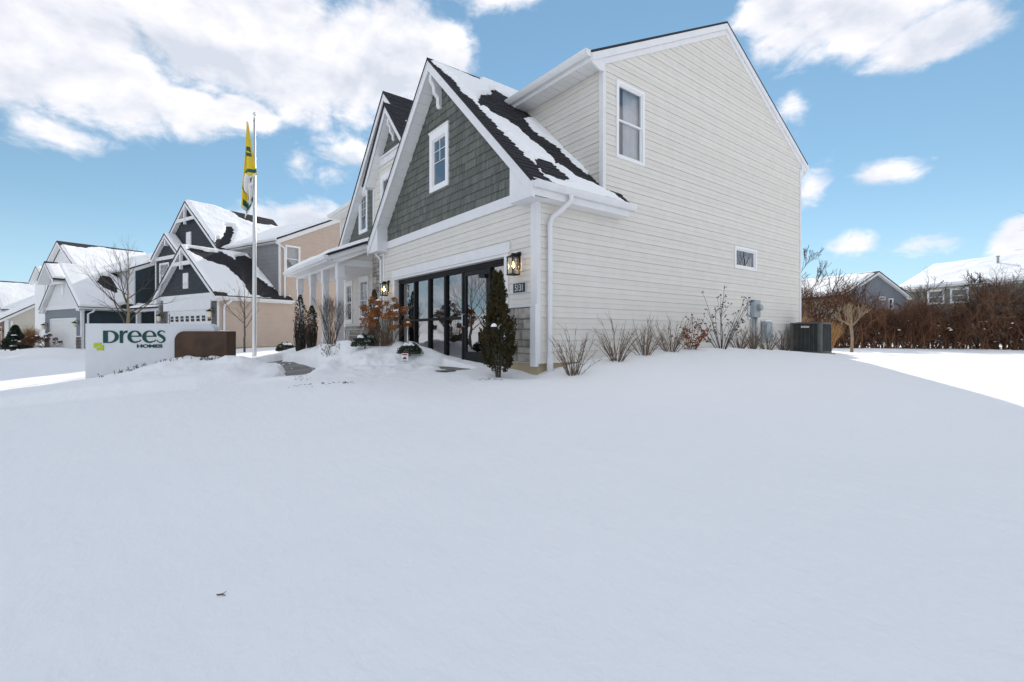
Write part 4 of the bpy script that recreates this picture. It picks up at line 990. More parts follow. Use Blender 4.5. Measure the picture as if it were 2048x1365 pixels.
sided(N1, [(-14.0, 0), (-7.2, 0), (-7.2, 3.1), (-14.0, 3.1)], [], FY(2.9), 'navy_siding')
box('gable_vent', 'trim_white', N1, -10.2, -9.55, 2.82, 2.9, 6.8, 7.95, .01); truss(N1, -9.9, 10.05, .83, 2.7, 1.3)
LU = 4.4*math.hypot(1, .83)
ub = [[(2.5, -.2), (4.6, .05), (5.4, .35), (5.9, 1.15), (6.6, 1.5), (9.5, 1.2), (9.5, -.4), (2.5, -.4)], [(4.31, 2.6), (4.8, 2.5), (4.4, 3.71), (3.2, 5.6), (2.5, 5.8), (2.6, 5.2), (3.6, 4.2)]]
ridge_y(N1, -9.9, 4.4, 10.05, .83, 2.6, 9.0, dict(bare=[[(y, LU - t_) for y, t_ in q] for q in ub], seed=66, amp=.25, thick=.22), dict(seed=67), True, .08)
sided(N1, [(-13.8, 3.0), (-10.1, 3.0), (-10.1, 6.45), (-11.9, 7.7), (-13.8, 6.3)], [(-13.2, -11.8, 4.2, 5.9)], FY(2.42), 'slate_shake', shake=True, seed=36)
window(N1, FY(2.42), -13.25, -11.75, 4.15, 5.95, trim=.1); box('frieze_board', 'trim_white', N1, -13.85, -10.1, 2.34, 2.42, 6.15, 6.4); box('corner_board', 'trim_white', N1, -13.85, -13.72, 2.36, 2.42, 3, 6.3)
ridge_y(N1, -11.9, 2.2, 7.95, .75, 2.15, 2.9, dict(seed=68, thick=.14), dict(seed=69, thick=.12), False, .08)
box('gable_bracket', 'trim_white', N1, -11.98, -11.82, 2.2, 2.42, 7.1, 7.5); truss
roof_slope(N1, 'porch_roof', (-14.2, .9, 2.65), (1, 0, 0), (0, 1, .3), SQ(0, 7.1, 2.1), thick=.08, snow=dict(seed=70, thick=.12))
for x in (-7.8, -10.5, -13.5): MB().box(x - .12, x + .12, 1.1, 1.34, 0, 2.6).build('porch_column', 'trim_white', N1)
box('porch_beam', 'trim_white', N1, -14.0, -7.3, 1.08, 1.36, 2.4, 2.66)
box('number_plate', 'gold_glass', N1, -.52, -.28, -.085, -.07, 1.12, 1.38)
coach(N1, -.42, 1.75, 'black coach lantern right of the next door garage door'); coach(N1, -6.45, 1.62, 'black coach lantern left of the next door garage door')

# -- navy house further along
N2 = thing('house', 'navy sided house with a white gable, third from the flagpole side', 'house', (-37.665, -9.165, -.55), R(22))
N2['label'] = 'navy house with white shake gable and snowy roof behind the sign'
sided(N2, [(0, 0), (13, 0), (13, 5.9), (7.9, 8.2), (3.05, 5.9), (3.05, 2.85), (0, 2.85)], [], FX(0), 'navy_siding')
box('foundation', 'concrete', N2, -7, -.02, .02, 12.9, -.7, .02)
sided(N2, [(-6.9, .9), (0, .9), (0, 2.95), (-6.9, 2.95)], [(-5.95, -1.0, -1, 2.25)], FY(0), 'cool_grey_siding')
stones(N2, FY(-.01), -.9, 0, -.1, .88, 41, 'dark_stone', rows=(.2,), widths=(.4,)); stones(N2, FY(-.01), -6.9, -6.0, -.1, .88, 42, 'dark_stone', rows=(.2,), widths=(.4,))
for a, c in ((-.95, .05), (-6.95, -5.95)): box('stone_cap', 'trim_white', N2, a, c, -.1, .0, .885, .96)
garage_door(N2, -5.85, -1.05, 2.12, .02, lights=0)
sided(N2, [(-6.6, 3.1), (-.3, 3.1), (-3.45, 5.8)], [], FY(0), 'trim_white', shake=True, seed=43); box('frieze_board', 'trim_white', N2, -6.95, .05, -.06, -.001, 2.88, 3.12)
box('gable_vent', 'soffit_white', N2, -3.65, -3.15, -.06, .0, 3.9, 5.1, .01)
LN = 3.8*math.hypot(1, .855); sN = lambda q: [(y, LN - t_) for y, t_ in q]
ridge_y(N2, -3.45, 3.8, 6.2, .855, -.3, 3.1, dict(seed=71, thick=.16, amp=.12, bare=[sN([(1.45, 1.9), (2.05, 1.05), (2.5, 1.1), (2.6, 2.3), (2.45, 3.1), (2.2, 3.3), (1.75, 2.7)]), sN([(2.6, .7), (3.2, 1.5), (3.2, .6)]), sN([(2.1, 4.7), (2.7, 4.45), (3.6, 4.7), (3.6, 5.2), (2.1, 5.1)])]), dict(seed=72), True, .07, yR=3.7)
ridge_y(N2, -3.45, 1.5, 6.27, .855, -1.0, -.25, dict(seed=73, thick=.10, bare=[[(-1.2, 1.75), (.2, 1.75), (.2, 2.2), (-1.2, 2.2)]]), dict(seed=74), False, .08, soff=.65)
MB().prism([(-4.9, 4.7), (-2.0, 4.7), (-3.45, 5.95)], FY(-.94), -.65, -.6).build('gable_hood', 'trim_white', N2)
gutter(N2, (.34, -.28, 2.80), (.34, 3.75, 2.80), (1, 0)); box('soffit', 'soffit_white', N2, .0, .34, -.2, 3.7, 2.74, 2.76); box('corner_board', 'trim_white', N2, -.18, .03, -.04, .12, 0, 2.85)
downspout(N2, [(.4, .55, 2.8), (.36, .5, 2.66), (.1, .3, 2.5), (.08, .3, 0)], .10)
for a, c in ((.34, -.3), (-7.24, -6.6)): MB().prism([(a, 2.70), (c, 2.70), (c, 3.3), (a, 2.76)], FY(0), 0, .24).build('eave_return', 'trim_white', N2)
sided(N2, [(-6.5, 2.9), (0, 2.9), (0, 5.9), (-6.5, 5.9)], [], FY(3.05), 'trim_white'); box('corner_board', 'trim_white', N2, -.1, .03, 3.0, 3.1, 2.9, 5.9)
ridge_x(N2, 7.9, 5.2, 8.45, .48, -18, .10, dict(seed=75, thick=.15, bare=[[(-9.0, 1.2), (-7.4, 1.0), (-7.0, 2.2), (-8.3, 2.6)]]), dict(seed=76)); gutter(N2, (-6, 2.69, 5.80), (.12, 2.69, 5.80), (0, -1), s=.15)
sided(N2, [(-17.2, 0), (-9.6, 0), (-9.6, 6.4), (-13.4, 9.0), (-17.2, 6.4)], [], FY(2.9), 'trim_white')
LV = 4.3*math.hypot(1, .66)
ridge_y(N2, -13.4, 4.3, 9.3, .66, 2.5, 9.0, dict(seed=77, thick=.2, amp=.2, bare=[[(2, LV + .3), (2, LV - .9), (4.2, LV - 1.0), (5.2, LV - .45), (9.2, LV - .5), (9.2, LV + .3)]]), dict(seed=78), False, .1)
sided(N2, [(-19.5, 0), (-17.0, 0), (-17.0, 6.2), (-18.2, 7.0), (-19.5, 6.2)], [], FY(2.7), 'trim_white', lap=False); ridge_y(N2, -18.2, 1.8, 7.4, .75, 2.4, 4.5, dict(seed=79), dict(seed=80), False, .15)
coach(N2, -.48, 1.55, 'black coach lantern right of the white garage door of the navy house'); coach(N2, -6.35, 1.45, 'black coach lantern left of the white garage door of the navy house')

# -- cream house at the far left
N3 = thing('house', 'low cream sided house at the far left edge', 'house', (-62.5, -16.8, -.95), R(25))
sided(N3, [(0, 0), (10, 0), (10, 2.9), (5, 6.1), (0, 2.9)], [], FX(0), 'beige_siding'); sided(N3, [(-8, 0), (0, 0), (0, 2.9), (-8, 2.9)], [], FY(0), 'brick', lap=False)
box('foundation', 'concrete', N3, -8, -.02, .02, 9.9, -.8, .02)
ridge_x(N3, 5, 5.5, 6.5, .65, -14, .2, dict(seed=81, thick=.2, amp=.1), dict(seed=82))
sided(N3, [(-7.6, 3.1), (-2.4, 3.1), (-5, 6.3)], [], FY(.6), 'slate_shake', lap=False); window(N3, FY(.6), -4.7, -4.0, 3.5, 4.9, trim=.1)
ridge_y(N3, -5, 3.0, 7.2, 1.05, .2, 6.5, dict(seed=83, thick=.18, bare=[[(0, 4.1), (4.0, 4.15), (5.2, 4.4), (0, 4.6)]]), dict(seed=84), False, .12)
gutter(N3, (-14, -.55, 2.86), (.22, -.55, 2.86), (0, -1)); box('corner_board', 'trim_white', N3, -.14, .04, -.05, .2, 0, 2.9); downspout(N3, [(.12, .4, 2.8), (.12, .4, 0)], .14)
garage_door(N3, -6.4, -1.2, 2.15, .02, lights=0); coach(N3, -.65, 1.5, 'black coach lantern on the brick garage front at the left edge')

# -- houses beyond the hedge
N4 = thing('house', 'slate blue gabled house rising behind the brown hedge', 'house', (-10.05, 47.84, -.4), R(68))
sided(N4, [(0, 0), (8.0, 0), (8.0, 4.65), (4.0, 6.75), (0, 4.65)], [(5.65, 6.2, 3.4, 4.45)], FY(0), 'blue_grey_siding')
window(N4, FY(0), 4.4, 5.2, 4.3, 4.65, trim=.07, split=False); window(N4, FY(0), 5.6, 6.25, 3.35, 4.5, trim=.09)
sided(N4, [(0, 0), (16, 0), (16, 4.5), (0, 4.5)], [], lambda u, z, o: (-o, u, z), 'beige_siding')
Lr = 4.4*math.hypot(1, .55)
ridge_y(N4, 4.0, 4.4, 7.12, .55, -.3, 16, dict(seed=91, thick=.15), dict(seed=92, thick=.2, bare=[[(-.5, Lr + .2), (-.5, Lr - .6), (1.6, Lr - .35), (4.5, Lr - .05), (4.5, Lr + .3)]]), False, .15)
box('foundation', 'concrete', N4, .05, 7.9, .05, 15.9, -.6, .0)
N5 = thing('house', 'long beige house with a broad snowy roof behind the hedge at right', 'house', (-7.687, 57.482, -.4), R(-22.7))
sided(N5, [(0, 0), (26, 0), (26, 5.55), (0, 5.55)], [], FY(0), 'olive_siding')
N5.location = (-7.687, 57.482, -.4)
for u in (2.2, 4.2, 12.5, 15.2): window(N5, FY(-.02), u, u + 1.5, 3.9, 5.3, trim=.12)
box('frieze_board', 'beige_siding' , N5, -.1, 26, -.1, -.02, 5.3, 5.6); box('corner_board', 'trim_white', N5, -.1, .1, -.06, .1, 0, 5.5)
wall_panel(N5, [(0, 0), (10, 0), (10, 5.5), (5, 8.0), (0, 5.5)], [], lambda u, z, o: (-o, u, z), 'beige_siding')
ridge_x(N5, 5, 5.5, 8.4, .5, -.5, 26.5, dict(seed=95, thick=.2), dict(seed=96)); gutter(N5, (-.5, -.52, 5.5), (26, -.52, 5.5), (0, -1), s=.15)
MB().lathe([(.1, 0), (.1, .8), (.16, .85), (.16, .9)], (6.2, 3.0, 7.4), 8).build('roof_vent', 'grey_metal', N5)
box('foundation', 'concrete', N5, .05, 25.9, .05, 9.9, -.6, .0)
# ------------------------------------------------------------------ planting
UP = Vector((0, 0, 1))
def rvec(rg, s=1.0): return Vector((rg.gauss(0, s), rg.gauss(0, s), rg.gauss(0, s)))
def limb(mb, rg, p, d, L, r, depth, k=5, n=4, wob=.10, rise=.05, fork=(2, 3), spread=.55, shrink=.66, tips=None, minr=.0016, side=1.0):
    pts = [Vector(p)]; rads = [r]; d = Vector(d).normalized(); kids = []
    for i in range(n):
        d = (d + rvec(rg, wob) + UP*rise).normalized(); pts.append(pts[-1] + d*(L/n)); rads.append(max(minr, r*(1 - .55*(i + 1)/n)))
        if depth > 0 and i >= 1 and rg.random() < .75*side: kids.append((pts[-1].copy(), d.copy(), rads[-1]))
    mb.tube(pts, rads, max(3, k), cap=False)
    if depth <= 0:
        if tips is not None: tips.append((pts[-1], d))
        return
    for _ in range(rg.randint(*fork)): kids.append((pts[-1].copy(), d.copy(), rads[-1]))
    for (q, e, rr) in kids:
        a = rvec(rg).cross(e); a = a.normalized() if a.length > 1e-5 else Vector((1, 0, 0))
        e2 = (e + a*rg.uniform(spread*.6, spread*1.3)).normalized()
        limb(mb, rg, q, e2, L*shrink*rg.uniform(.75, 1.15), rr*.72, depth - 1, k - 1, n, wob, rise, fork, spread, shrink, tips, minr, side)
def tree(name, label, x, y, h, r, seed, m='bark', group=None, minr=.0022, mc=None, first=.35, depth=4, spread=.6, cat='tree', nlimb=7, shrink=.66, z=None, lean=(0, 0), rise=.06, limbL=.42):
    rg = random.Random(seed); z = gz(x, y) if z is None else z; t = thing(name, label, cat, (x, y, z), 0, group)
    tr = MB(); pts = [Vector((0, 0, -.3))]; n = 9
    for i in range(1, n + 1): pts.append(Vector((lean[0]*i/n + rg.gauss(0, .012*h*.3), lean[1]*i/n + rg.gauss(0, .012*h*.3), h*.8*i/n)))
    tr.tube(pts, [r*(1 - .8*i/n) + .002 for i in range(n + 1)], 8); tr.build('trunk', m, t, smooth=True)
    cr = MB()
    for k in range(nlimb):
        f_ = first + (.98 - first)*(k + rg.random()*.6)/nlimb; i = min(n - 1, int(f_*n)); q = pts[i].lerp(pts[i + 1], f_*n - i)
        a = k*2.4 + rg.uniform(-.4, .4); d = Vector((math.cos(a), math.sin(a), rg.uniform(.7, 1.3)))
        limb(cr, rg, q, d, h*limbL*(1.15 - f_*.7), r*(1 - .8*f_)*.55 + .003, depth - 1, 5, 4, .09, rise, (2, 2), spread, shrink, minr=minr)
    limb(cr, rg, pts[-1], UP, h*.2, r*.22 + .002, 2, 4, 4, .08, .05, (2, 2), spread)
    cr.build('crown', mc or m, t); return t
def shrub(name, label, x, y, h, w, seed, stems=26, m='twig', group='bare shrubs along the side wall', cat='shrub', twigs=3, z=None, curve=.25, r0=.0075, tips=None, part='stem'):
    rg = random.Random(seed); z = gz(x, y) if z is None else z; t = thing(name, label, cat, (x, y, z), 0, group); mb = MB()
    for s in range(stems):
        a = rg.uniform(0, 2*math.pi); q = math.sqrt(rg.random()); hh = h*rg.uniform(.6, 1.0)*(1 - .25*q)
        b0 = Vector((math.cos(a), math.sin(a), 0))*q*.07; d = Vector((math.cos(a)*q*w/hh, math.sin(a)*q*w/hh, 1)).normalized()
        pts = [b0 - UP*.08]; n = 7; dd = d.copy(); fan = Vector((math.cos(a), math.sin(a), 0))*curve*q
        for i in range(n):
            dd = (dd + rvec(rg, .06) + fan*(i/n)*.30).normalized(); pts.append(pts[-1] + dd*hh/n*1.04)
        rs = r0*rg.uniform(.7, 1.2); mb.tube(pts, [rs*(1 - .8*i/n) + .001 for i in range(n + 1)], 4, cap=False)
        if tips is not None: tips.append((pts[-1], dd.copy(), t))
        for k in range(twigs):
            i = rg.randint(2, n - 1); e = (dd + rvec(rg, .45)).normalized(); L = hh*rg.uniform(.12, .3); p0 = pts[i]; p1 = p0 + e*L*.5; p2 = p1 + (e + UP*.3 + rvec(rg, .12)).normalized()*L*.5
            mb.tube([p0, p1, p2], [rs*.45, rs*.35, .001], 3, cap=False)
            if tips is not None: tips.append((p2, e, t))
    mb.build(part, m, t); return t
def leaf(mb, rg, p, s, d=None, mi=0):
    d = rvec(rg).normalized() if d is None else (Vector(d) + rvec(rg, .5)).normalized(); a = d.orthogonal().normalized(); a = (Matrix.Rotation(rg.uniform(0, 6.28), 3, d) @ a); n = d.cross(a)
    p = Vector(p); mb.add([tuple(p), tuple(p + d*s*.5 + a*s*.35 + n*s*.12), tuple(p + d*s), tuple(p + d*s*.5 - a*s*.35 + n*s*.12)], [(0, 1, 2, 3)], mi)
def snow_blob(parent, c, rx, ry, rz_, seed, name='snow_cap'):
    nu, nv = 22, 9; th = np.linspace(0, 2*np.pi, nu); ph = np.linspace(0, np.pi/2*1.06, nv); T, P_ = np.meshgrid(th, ph); T, P_ = T.ravel(), P_.ravel()
    k = 1 + .75*fbm(np.cos(T)*1.6 + seed + P_, np.sin(T)*1.6 + P_, seed, 3)
    npmesh(name, np.stack([c[0] + rx*k*np.sin(P_)*np.cos(T), c[1] + ry*k*np.sin(P_)*np.sin(T), c[2] + rz_*k*np.cos(P_)], 1), nu, nv, 'snow', parent)

# bare shrubs in the bed along the side wall
SHR = [(.72, .20, 1.02, .42, 'bare twiggy shrub nearest the downspout'), (.68, 1.42, 1.0, .50, 'bare twiggy shrub second from the downspout'), (.66, 2.32, .92, .46, 'bare twiggy shrub third from the downspout'),
       (.66, 3.22, .98, .55, 'bare twiggy shrub just left of the copper leaved bush'), (.66, 6.2, .86, .46, 'bare shrub just right of the tall berry bush'), (.7, 6.85, .82, .42, 'bare shrub below the electric meter'),
       (.72, 7.55, .78, .42, 'bare shrub below the grey utility box'), (.74, 8.5, .86, .5, 'bare reddish shrub beside the air conditioner')]
for i, (x, y, h, w_, lb) in enumerate(SHR): shrub('bare_shrub', lb, x, y, h*1.02, w_, 100 + i, stems=34 if i < 4 else 30, m='twig' if i < 7 else 'bark', twigs=4)
tips = []; t = shrub('leafy_shrub', 'small shrub still holding copper leaves by the side wall', .66, 3.98, .88, .42, 131, 16, group=None, tips=tips); rg = random.Random(4); mb = MB()
for (p, d, _) in tips:
    for k in range(5): leaf(mb, rg, p - Vector(d)*rg.uniform(0, .22) + rvec(rg, .02), rg.uniform(.04, .075))
mb.build('leaves', 'leaf_copper', t)
tips = []; t = shrub('berry_bush', 'tall open bush with dark berry clusters by the side wall', .72, 5.2, 1.72, .66, 141, 15, group=None, tips=tips, m='twig_dark', twigs=4, r0=.009, curve=.15); mb = MB()
for (p, d, _) in tips:
    if rg.random() < .8:
        for k in range(4): mb.lathe([(.002, -.013), (.011, -.006), (.013, .004), (.002, .013)], p + rvec(rg, .020), 5)
tag(mb.build('berries', 'berry', t), kind='stuff')
# arborvitae by the stone pier
def crown_cone(name, m, t, h, r, n, seed, z0=.1, prof=None, s=(.05, .10), m2=None, rust=.2, upward=1.2):
    rg = random.Random(seed); mb = MB(); prof = prof or [(0, .35), (.12, .8), (.3, 1), (.55, .82), (.8, .42), (1, .06)]
    for k in range(n):
        v = rg.random()**.9; a = rg.uniform(0, 6.283); R0 = r*float(np.interp(v, [q[0] for q in prof], [q[1] for q in prof])); R0 *= 1 + .22*math.sin(a*5 + v*17 + seed) + .12*math.sin(a*9 - v*31)
        q = R0*(.35 + .65*math.sqrt(rg.random())); p = Vector((q*math.cos(a), q*math.sin(a), z0 + h*v)); d = Vector((math.cos(a)*.8, math.sin(a)*.8, upward))
        patch = math.sin(p.x*9 + seed) + math.sin(p.z*5 + 1.7*seed) + math.sin(p.y*8)
        leaf(mb, rg, p, rg.uniform(*s), d, 1 if (m2 and patch > 1.9 - 3*rust) else 0)
    return mb.build(name, [m, m2] if m2 else m, t)
ax_, ay_ = -.33, -.66
t = thing('arborvitae', 'dark green conical evergreen in front of the stone pier', 'tree', (ax_, ay_, gz(ax_, ay_)))
arbor = MB(); rg = random.Random(31)
PR = [(0, .55), (.08, .85), (.25, 1), (.42, .95), (.58, .60), (.72, .36), (.9, .15), (1, .03)]
for k in range(520):
    v = rg.random()**.85; a = rg.uniform(0, 6.283); R0 = .245*float(np.interp(v, [q[0] for q in PR], [q[1] for q in PR]))*rg.uniform(.55, 1.12); c = Vector((R0*math.cos(a), R0*math.sin(a), .07 + 1.76*v))
    d = Vector((math.cos(a)*.55, math.sin(a)*.55, 1.0)).normalized(); L = rg.uniform(.10, .24)*(1.1 - .5*v); tone = 1 if rg.random() < .22 + .25*math.exp(-((v - .55)/.12)**2) else 0
    for j in range(34):
        q = rg.random(); p = c + d*L*q + rvec(rg, .020*(1.2 - q)); leaf(arbor, rg, p, rg.uniform(.022, .05), d, tone if rg.random() < .85 else 1 - tone)
arbor.build('crown', ['evergreen', 'evergreen_rust'], t); rg = random.Random(8); mb = MB()
for k in range(9): a = k*.7; mb.tube([(.03*math.cos(a), .03*math.sin(a), -.1), (.07*math.cos(a), .07*math.sin(a), .35), (.12*math.cos(a), .12*math.sin(a), 1.0)], [.010, .008, .004], 5)
mb.build('trunk', 'bark', t); snow_blob(t, (.17, -.22, .92), .06, .05, .05, 2)
# hydrangea with dried heads in front of the glass doors
def hydrangea(label, x, y, h, w_, n, seed, m='leaf_orange', headr=.085, z=None, group=None):
    rg = random.Random(seed); z = gz(x, y) if z is None else z; t = thing('hydrangea', label, 'shrub', (x, y, z), 0, group); st = MB(); hd = MB(); caps = []
    for k in range(n):
        a = rg.uniform(0, 6.283); q = math.sqrt(rg.random())*w_; hh = h*rg.uniform(.45, 1)*(1 - .3*(q/w_)**2); top = Vector((q*math.cos(a), q*math.sin(a), hh))
        st.tube([(rg.gauss(0, .05), rg.gauss(0, .05), -.1), Vector((top.x*.55, top.y*.55, hh*.6)) + rvec(rg, .02), top], [.007, .006, .004], 4, cap=False)
        for j in range(60):
            d = rvec(rg).normalized(); d.z *= .75; leaf(hd, rg, top + d*headr*rg.uniform(.6, 1.05), headr*.62)
        if rg.random() < .3: caps.append(top)
    for k in range(60): a = rg.uniform(0, 6.28); q = rg.uniform(.1, w_*.9); z1 = rg.uniform(.1, h*.55); st.tube([(q*.4*math.cos(a), q*.4*math.sin(a), 0), (q*math.cos(a), q*math.sin(a), z1)], [.005, .002], 3, cap=False)
    st.build('stems', 'twig', t); hd.build('flower_heads', m, t)
    for j, c in enumerate(caps): snow_blob(t, (c.x, c.y, c.z + headr*.55), headr*.7, headr*.7, headr*.5, seed + j)
    return t
hydrangea('hydrangea with dried orange flower heads left of the glass doors', -5.0, -.85, 1.34, .62, 46, 12, headr=.08)
def globe(label, x, y, r, seed, m='conifer'):
    z = gz(x, y) + .02; t = thing('globe_shrub', label, 'shrub', (x, y, z), 0, 'snow capped globe shrubs by the walk'); rg = random.Random(seed); mb = MB()
    for k in range(2600):
        d = rvec(rg).normalized(); d.z = abs(d.z)*.9; q = r*(.55 + .45*rg.random()**.5)*(1 + .18*math.sin(d.x*7 + seed)*math.sin(d.y*6)); leaf(mb, rg, d*q + Vector((0, 0, r*.15)), r*.13, d)
    mb.build('foliage', m, t); MB().tube([(0, 0, -.1), (0, 0, r*.6)], .02, 6).build('stem', 'bark', t)
    for j in range(5): a = j*1.3 + seed; snow_blob(t, (r*.42*math.cos(a), r*.42*math.sin(a), r*.86 - .10*(j % 2)), r*.34, r*.28, r*.24, seed + j)
globe('snow capped globe shrub below the dried hydrangea', -5.35, -1.25, .30, 5); globe('snow capped globe shrub behind the little yard sign', -3.55, -.86, .26, 6)
globe('snow capped globe shrub at the far end of the walk by the tan wall', -15.2, -1.0, .36, 7)
# upright dried evergreens and a multi stemmed shrub before the porch
def upright(label, x, y, h, r, seed, z=None, rust=.7):
    z = gz(x, y) if z is None else z; t = thing('columnar_evergreen', label, 'shrub', (x, y, z), 0, 'upright evergreens before the porch'); rg = random.Random(seed); mb = MB(); n = 60
    for k in range(n):
        a = rg.uniform(0, 6.28); q = math.sqrt(rg.random()); b0 = Vector((math.cos(a), math.sin(a), 0))*q*r*.5; hh = h*rg.uniform(.5, 1)*(1 - .3*q)
        pts = [b0 - UP*.1, b0*1.6 + UP*hh*.4 + rvec(rg, .02), b0*1.7 + UP*hh*.75 + rvec(rg, .025), b0*.9 + UP*hh]; mb.tube(pts, [.012, .010, .007, .002], 4, cap=False)
    mb.build('stems', 'twig_dark', t); crown_cone('foliage', 'leaf_brown', t, h*.98, r*.85, 1100, seed, .12, [(0, .5), (.2, .7), (.5, .95), (.75, .8), (1, .1)], (.03, .07), 'evergreen_rust', rust, 2.2); return t
upright('tallest brown upright evergreen before the leftmost porch columns', -11.9, -1.22, 1.95, .26, 51); upright('shorter brown upright evergreen between the porch columns', -11.05, -1.05, 1.35, .24, 52); upright('slim brown upright evergreen before the right porch window', -6.75, -.45, 1.62, .2, 53)
rg = random.Random(77); t = thing('multi_stem_shrub', 'tall bare multi stemmed shrub before the nearest porch column', 'shrub', (-8.55, -1.12, gz(-8.55, -1.12))); mb = MB()
for k in range(13):
    a = k*2.4; d = Vector((math.cos(a)*.34, math.sin(a)*.34, 1)); limb(mb, rg, (.06*math.cos(a), .06*math.sin(a), -.1), d, .75, .016, 3, 5, 4, .07, .12, (1, 2), .42, .62, minr=.002)
mb.build('stems', 'bark', t)
tree('young_tree', 'slim bare young tree in front of the tan side wall', -19.4, -1.92, 3.3, .05, 61, 'bark', z=gz(-19.4, -1.92), nlimb=9, depth=3, spread=.5, limbL=.40)
tree('street_tree', 'bare young street tree rising behind the white sign', -23.4, -6.4, 5.0, .095, 62, 'bark_pale', mc='bark', nlimb=11, depth=3, spread=.45, first=.34, limbL=.40, shrink=.68)
# pollarded little tree on the back lawn
t = thing('umbrella_tree', 'small pale umbrella shaped tree on the sunlit back lawn', 'tree', (-.35, 17.5, gz(-.35, 17.5))); rg = random.Random(66)
MB().tube([(0, 0, -.2), (.03, 0, .6), (-.02, .02, 1.15)], [.065, .052, .06], 8).build('trunk', 'bark_pale', t, smooth=True); mb = MB()
for k in range(15):
    a = k*2.4; q = rg.uniform(.55, 1.0); e = Vector((math.cos(a)*q, math.sin(a)*q, rg.uniform(.35, .8)))
    limb(mb, rg, (0, 0, 1.1), e, .43, .024, 2, 5, 4, .10, .14, (1, 2), .42, .8, minr=.007, side=.5)
mb.build('crown', 'bark_pale', t)
# hedgerow along the back boundary: one tangled mass
rg = random.Random(90); mb = MB(); HA, HB = Vector((-5.4, 23.6, 0)), Vector((6.6, 29.6, 0))
hd = (HB - HA).normalized(); hn = Vector((-hd.y, hd.x, 0)); HL = (HB - HA).length
def hz(x, y): return float(tps(np.array([x]), np.array([y]))[0])
for k in range(5200):
    s = rg.uniform(-.02, 1.02); o = rg.gauss(0, .75); top = 2.9 + .45*math.sin(s*11) + .4*math.sin(s*29 + 1) + .35*math.sin(s*5.3 + 2) + rg.gauss(0, .25); b0 = HA + hd*s*HL + hn*o
    z0 = hz(b0.x, b0.y) if k % 20 == 0 else z0; v = rg.random()**.75; p = b0 + UP*(z0 + top*v*.86 - abs(o)*.15)
    d = (rvec(rg, .55) + UP*(.55 + .3*v)).normalized(); L = rg.uniform(.45, 1.0); q = p + d*L*.5; d2 = (d + rvec(rg, .35)).normalized(); r_ = rg.uniform(.008, .02)
    mb.tube([p, q, q + d2*L*.5], [r_, r_*.7, .003], 3, cap=False)
    for j in range(5):
        e = (d2 + rvec(rg, .6)).normalized(); p0 = p.lerp(q, rg.random()) if j < 2 else q.lerp(q + d2*L*.5, rg.random()); L2 = rg.uniform(.18, .5); mb.tube([p0, p0 + e*L2*.55, p0 + e*L2*.55 + (e + rvec(rg, .3)).normalized()*L2*.45], [.0065, .005, .002], 3, cap=False)
for k in range(420):      # stools at the ground
    s = rg.uniform(-.02, 1.02); b0 = HA + hd*s*HL + hn*rg.gauss(0, .6); z0 = hz(b0.x, b0.y); d = (UP*1.6 + rvec(rg, .4)).normalized(); mb.tube([b0 + UP*(z0 - .1), b0 + UP*z0 + d*.8, b0 + UP*z0 + d*1.7 + rvec(rg, .15)], [.035, .028, .012], 4, cap=False)
fl = MB()
for k in range(260):
    b0 = HA + hd*rg.uniform(0, 1)*HL + hn*rg.gauss(-.5, .5); z0 = hz(b0.x, b0.y) + abs(rg.gauss(0, .8)); s_ = rg.uniform(.012, .05)*rg.uniform(.6, 1); c = b0 + UP*z0
    fl.add([tuple(c + Vector((q[0]*rg.uniform(.5, 1.6), q[1], q[2]*rg.uniform(.6, 2) + q[0]*rg.uniform(-.4, .4)))*s_) for q in ((-1.6, 0, 0), (0, -1.3, .1), (1.7, 0, -.1), (0, 1.2, 0), (.1, 0, .8), (0, 0, -.4))], [(0, 1, 4), (1, 2, 4), (2, 3, 4), (3, 0, 4), (1, 0, 5), (2, 1, 5), (3, 2, 5), (0, 3, 5)])
hedge = mb.build('hedgerow', 'twig_red'); tag(fl.build('snow_flecks', 'snow', hedge), kind='stuff'); tag(hedge, 'dense tangle of bare reddish brown hedge along the back lawn', 'hedge', None, 'stuff')
tree('hedge_tree', 'dark bare tree leaning out of the hedge beside the house corner', -6.3, 24.2, 5.0, .15, 71, 'bark', nlimb=6, depth=4, spread=.4, first=.1, limbL=.42, lean=(.9, .7), z=-.25, minr=.010)
tree('hedge_tree', 'gnarled bare tree arching above the hedge at right', 2.7, 27.5, 3.7, .09, 72, 'bark', nlimb=8, depth=4, spread=.8, first=.35, limbL=.42, z=-.25, rise=-.02, minr=.010)
tree('hedge_tree', 'thin bare tree standing in the middle of the hedge', .2, 26.7, 3.7, .05, 73, 'bark', nlimb=7, depth=3, spread=.5, first=.45, limbL=.35, z=-.25, minr=.009)
def tuft(label, x, y, h, w_, n, seed, m='grass_tan', group='ornamental grasses', cat='grass'):
    rg = random.Random(seed); t = thing('ornamental_grass', label, cat, (x, y, gz(x, y)), 0, group); mb = MB()
    for k in range(n):
        a = rg.uniform(0, 6.28); q = math.sqrt(rg.random()); e = Vector((math.cos(a), math.sin(a), 0)); hh = h*rg.uniform(.6, 1); b0 = e*.08*q; sw = e.cross(UP)*.006
        P_ = [b0 - UP*.05, b0 + e*w_*q*.35 + UP*hh*.55, b0 + e*w_*q*.8 + UP*hh*.95, b0 + e*w_*q*1.25 + UP*hh*(.92 if q > .5 else 1.15)]
        vs_ = []
        for i, p in enumerate(P_): k_ = 1 - i*.25; vs_ += [tuple(p - sw*k_), tuple(p + sw*k_)]
        mb.add(vs_, [(2*i, 2*i + 1, 2*i + 3, 2*i + 2) for i in range(3)])
    mb.build('blades', m, t); return t
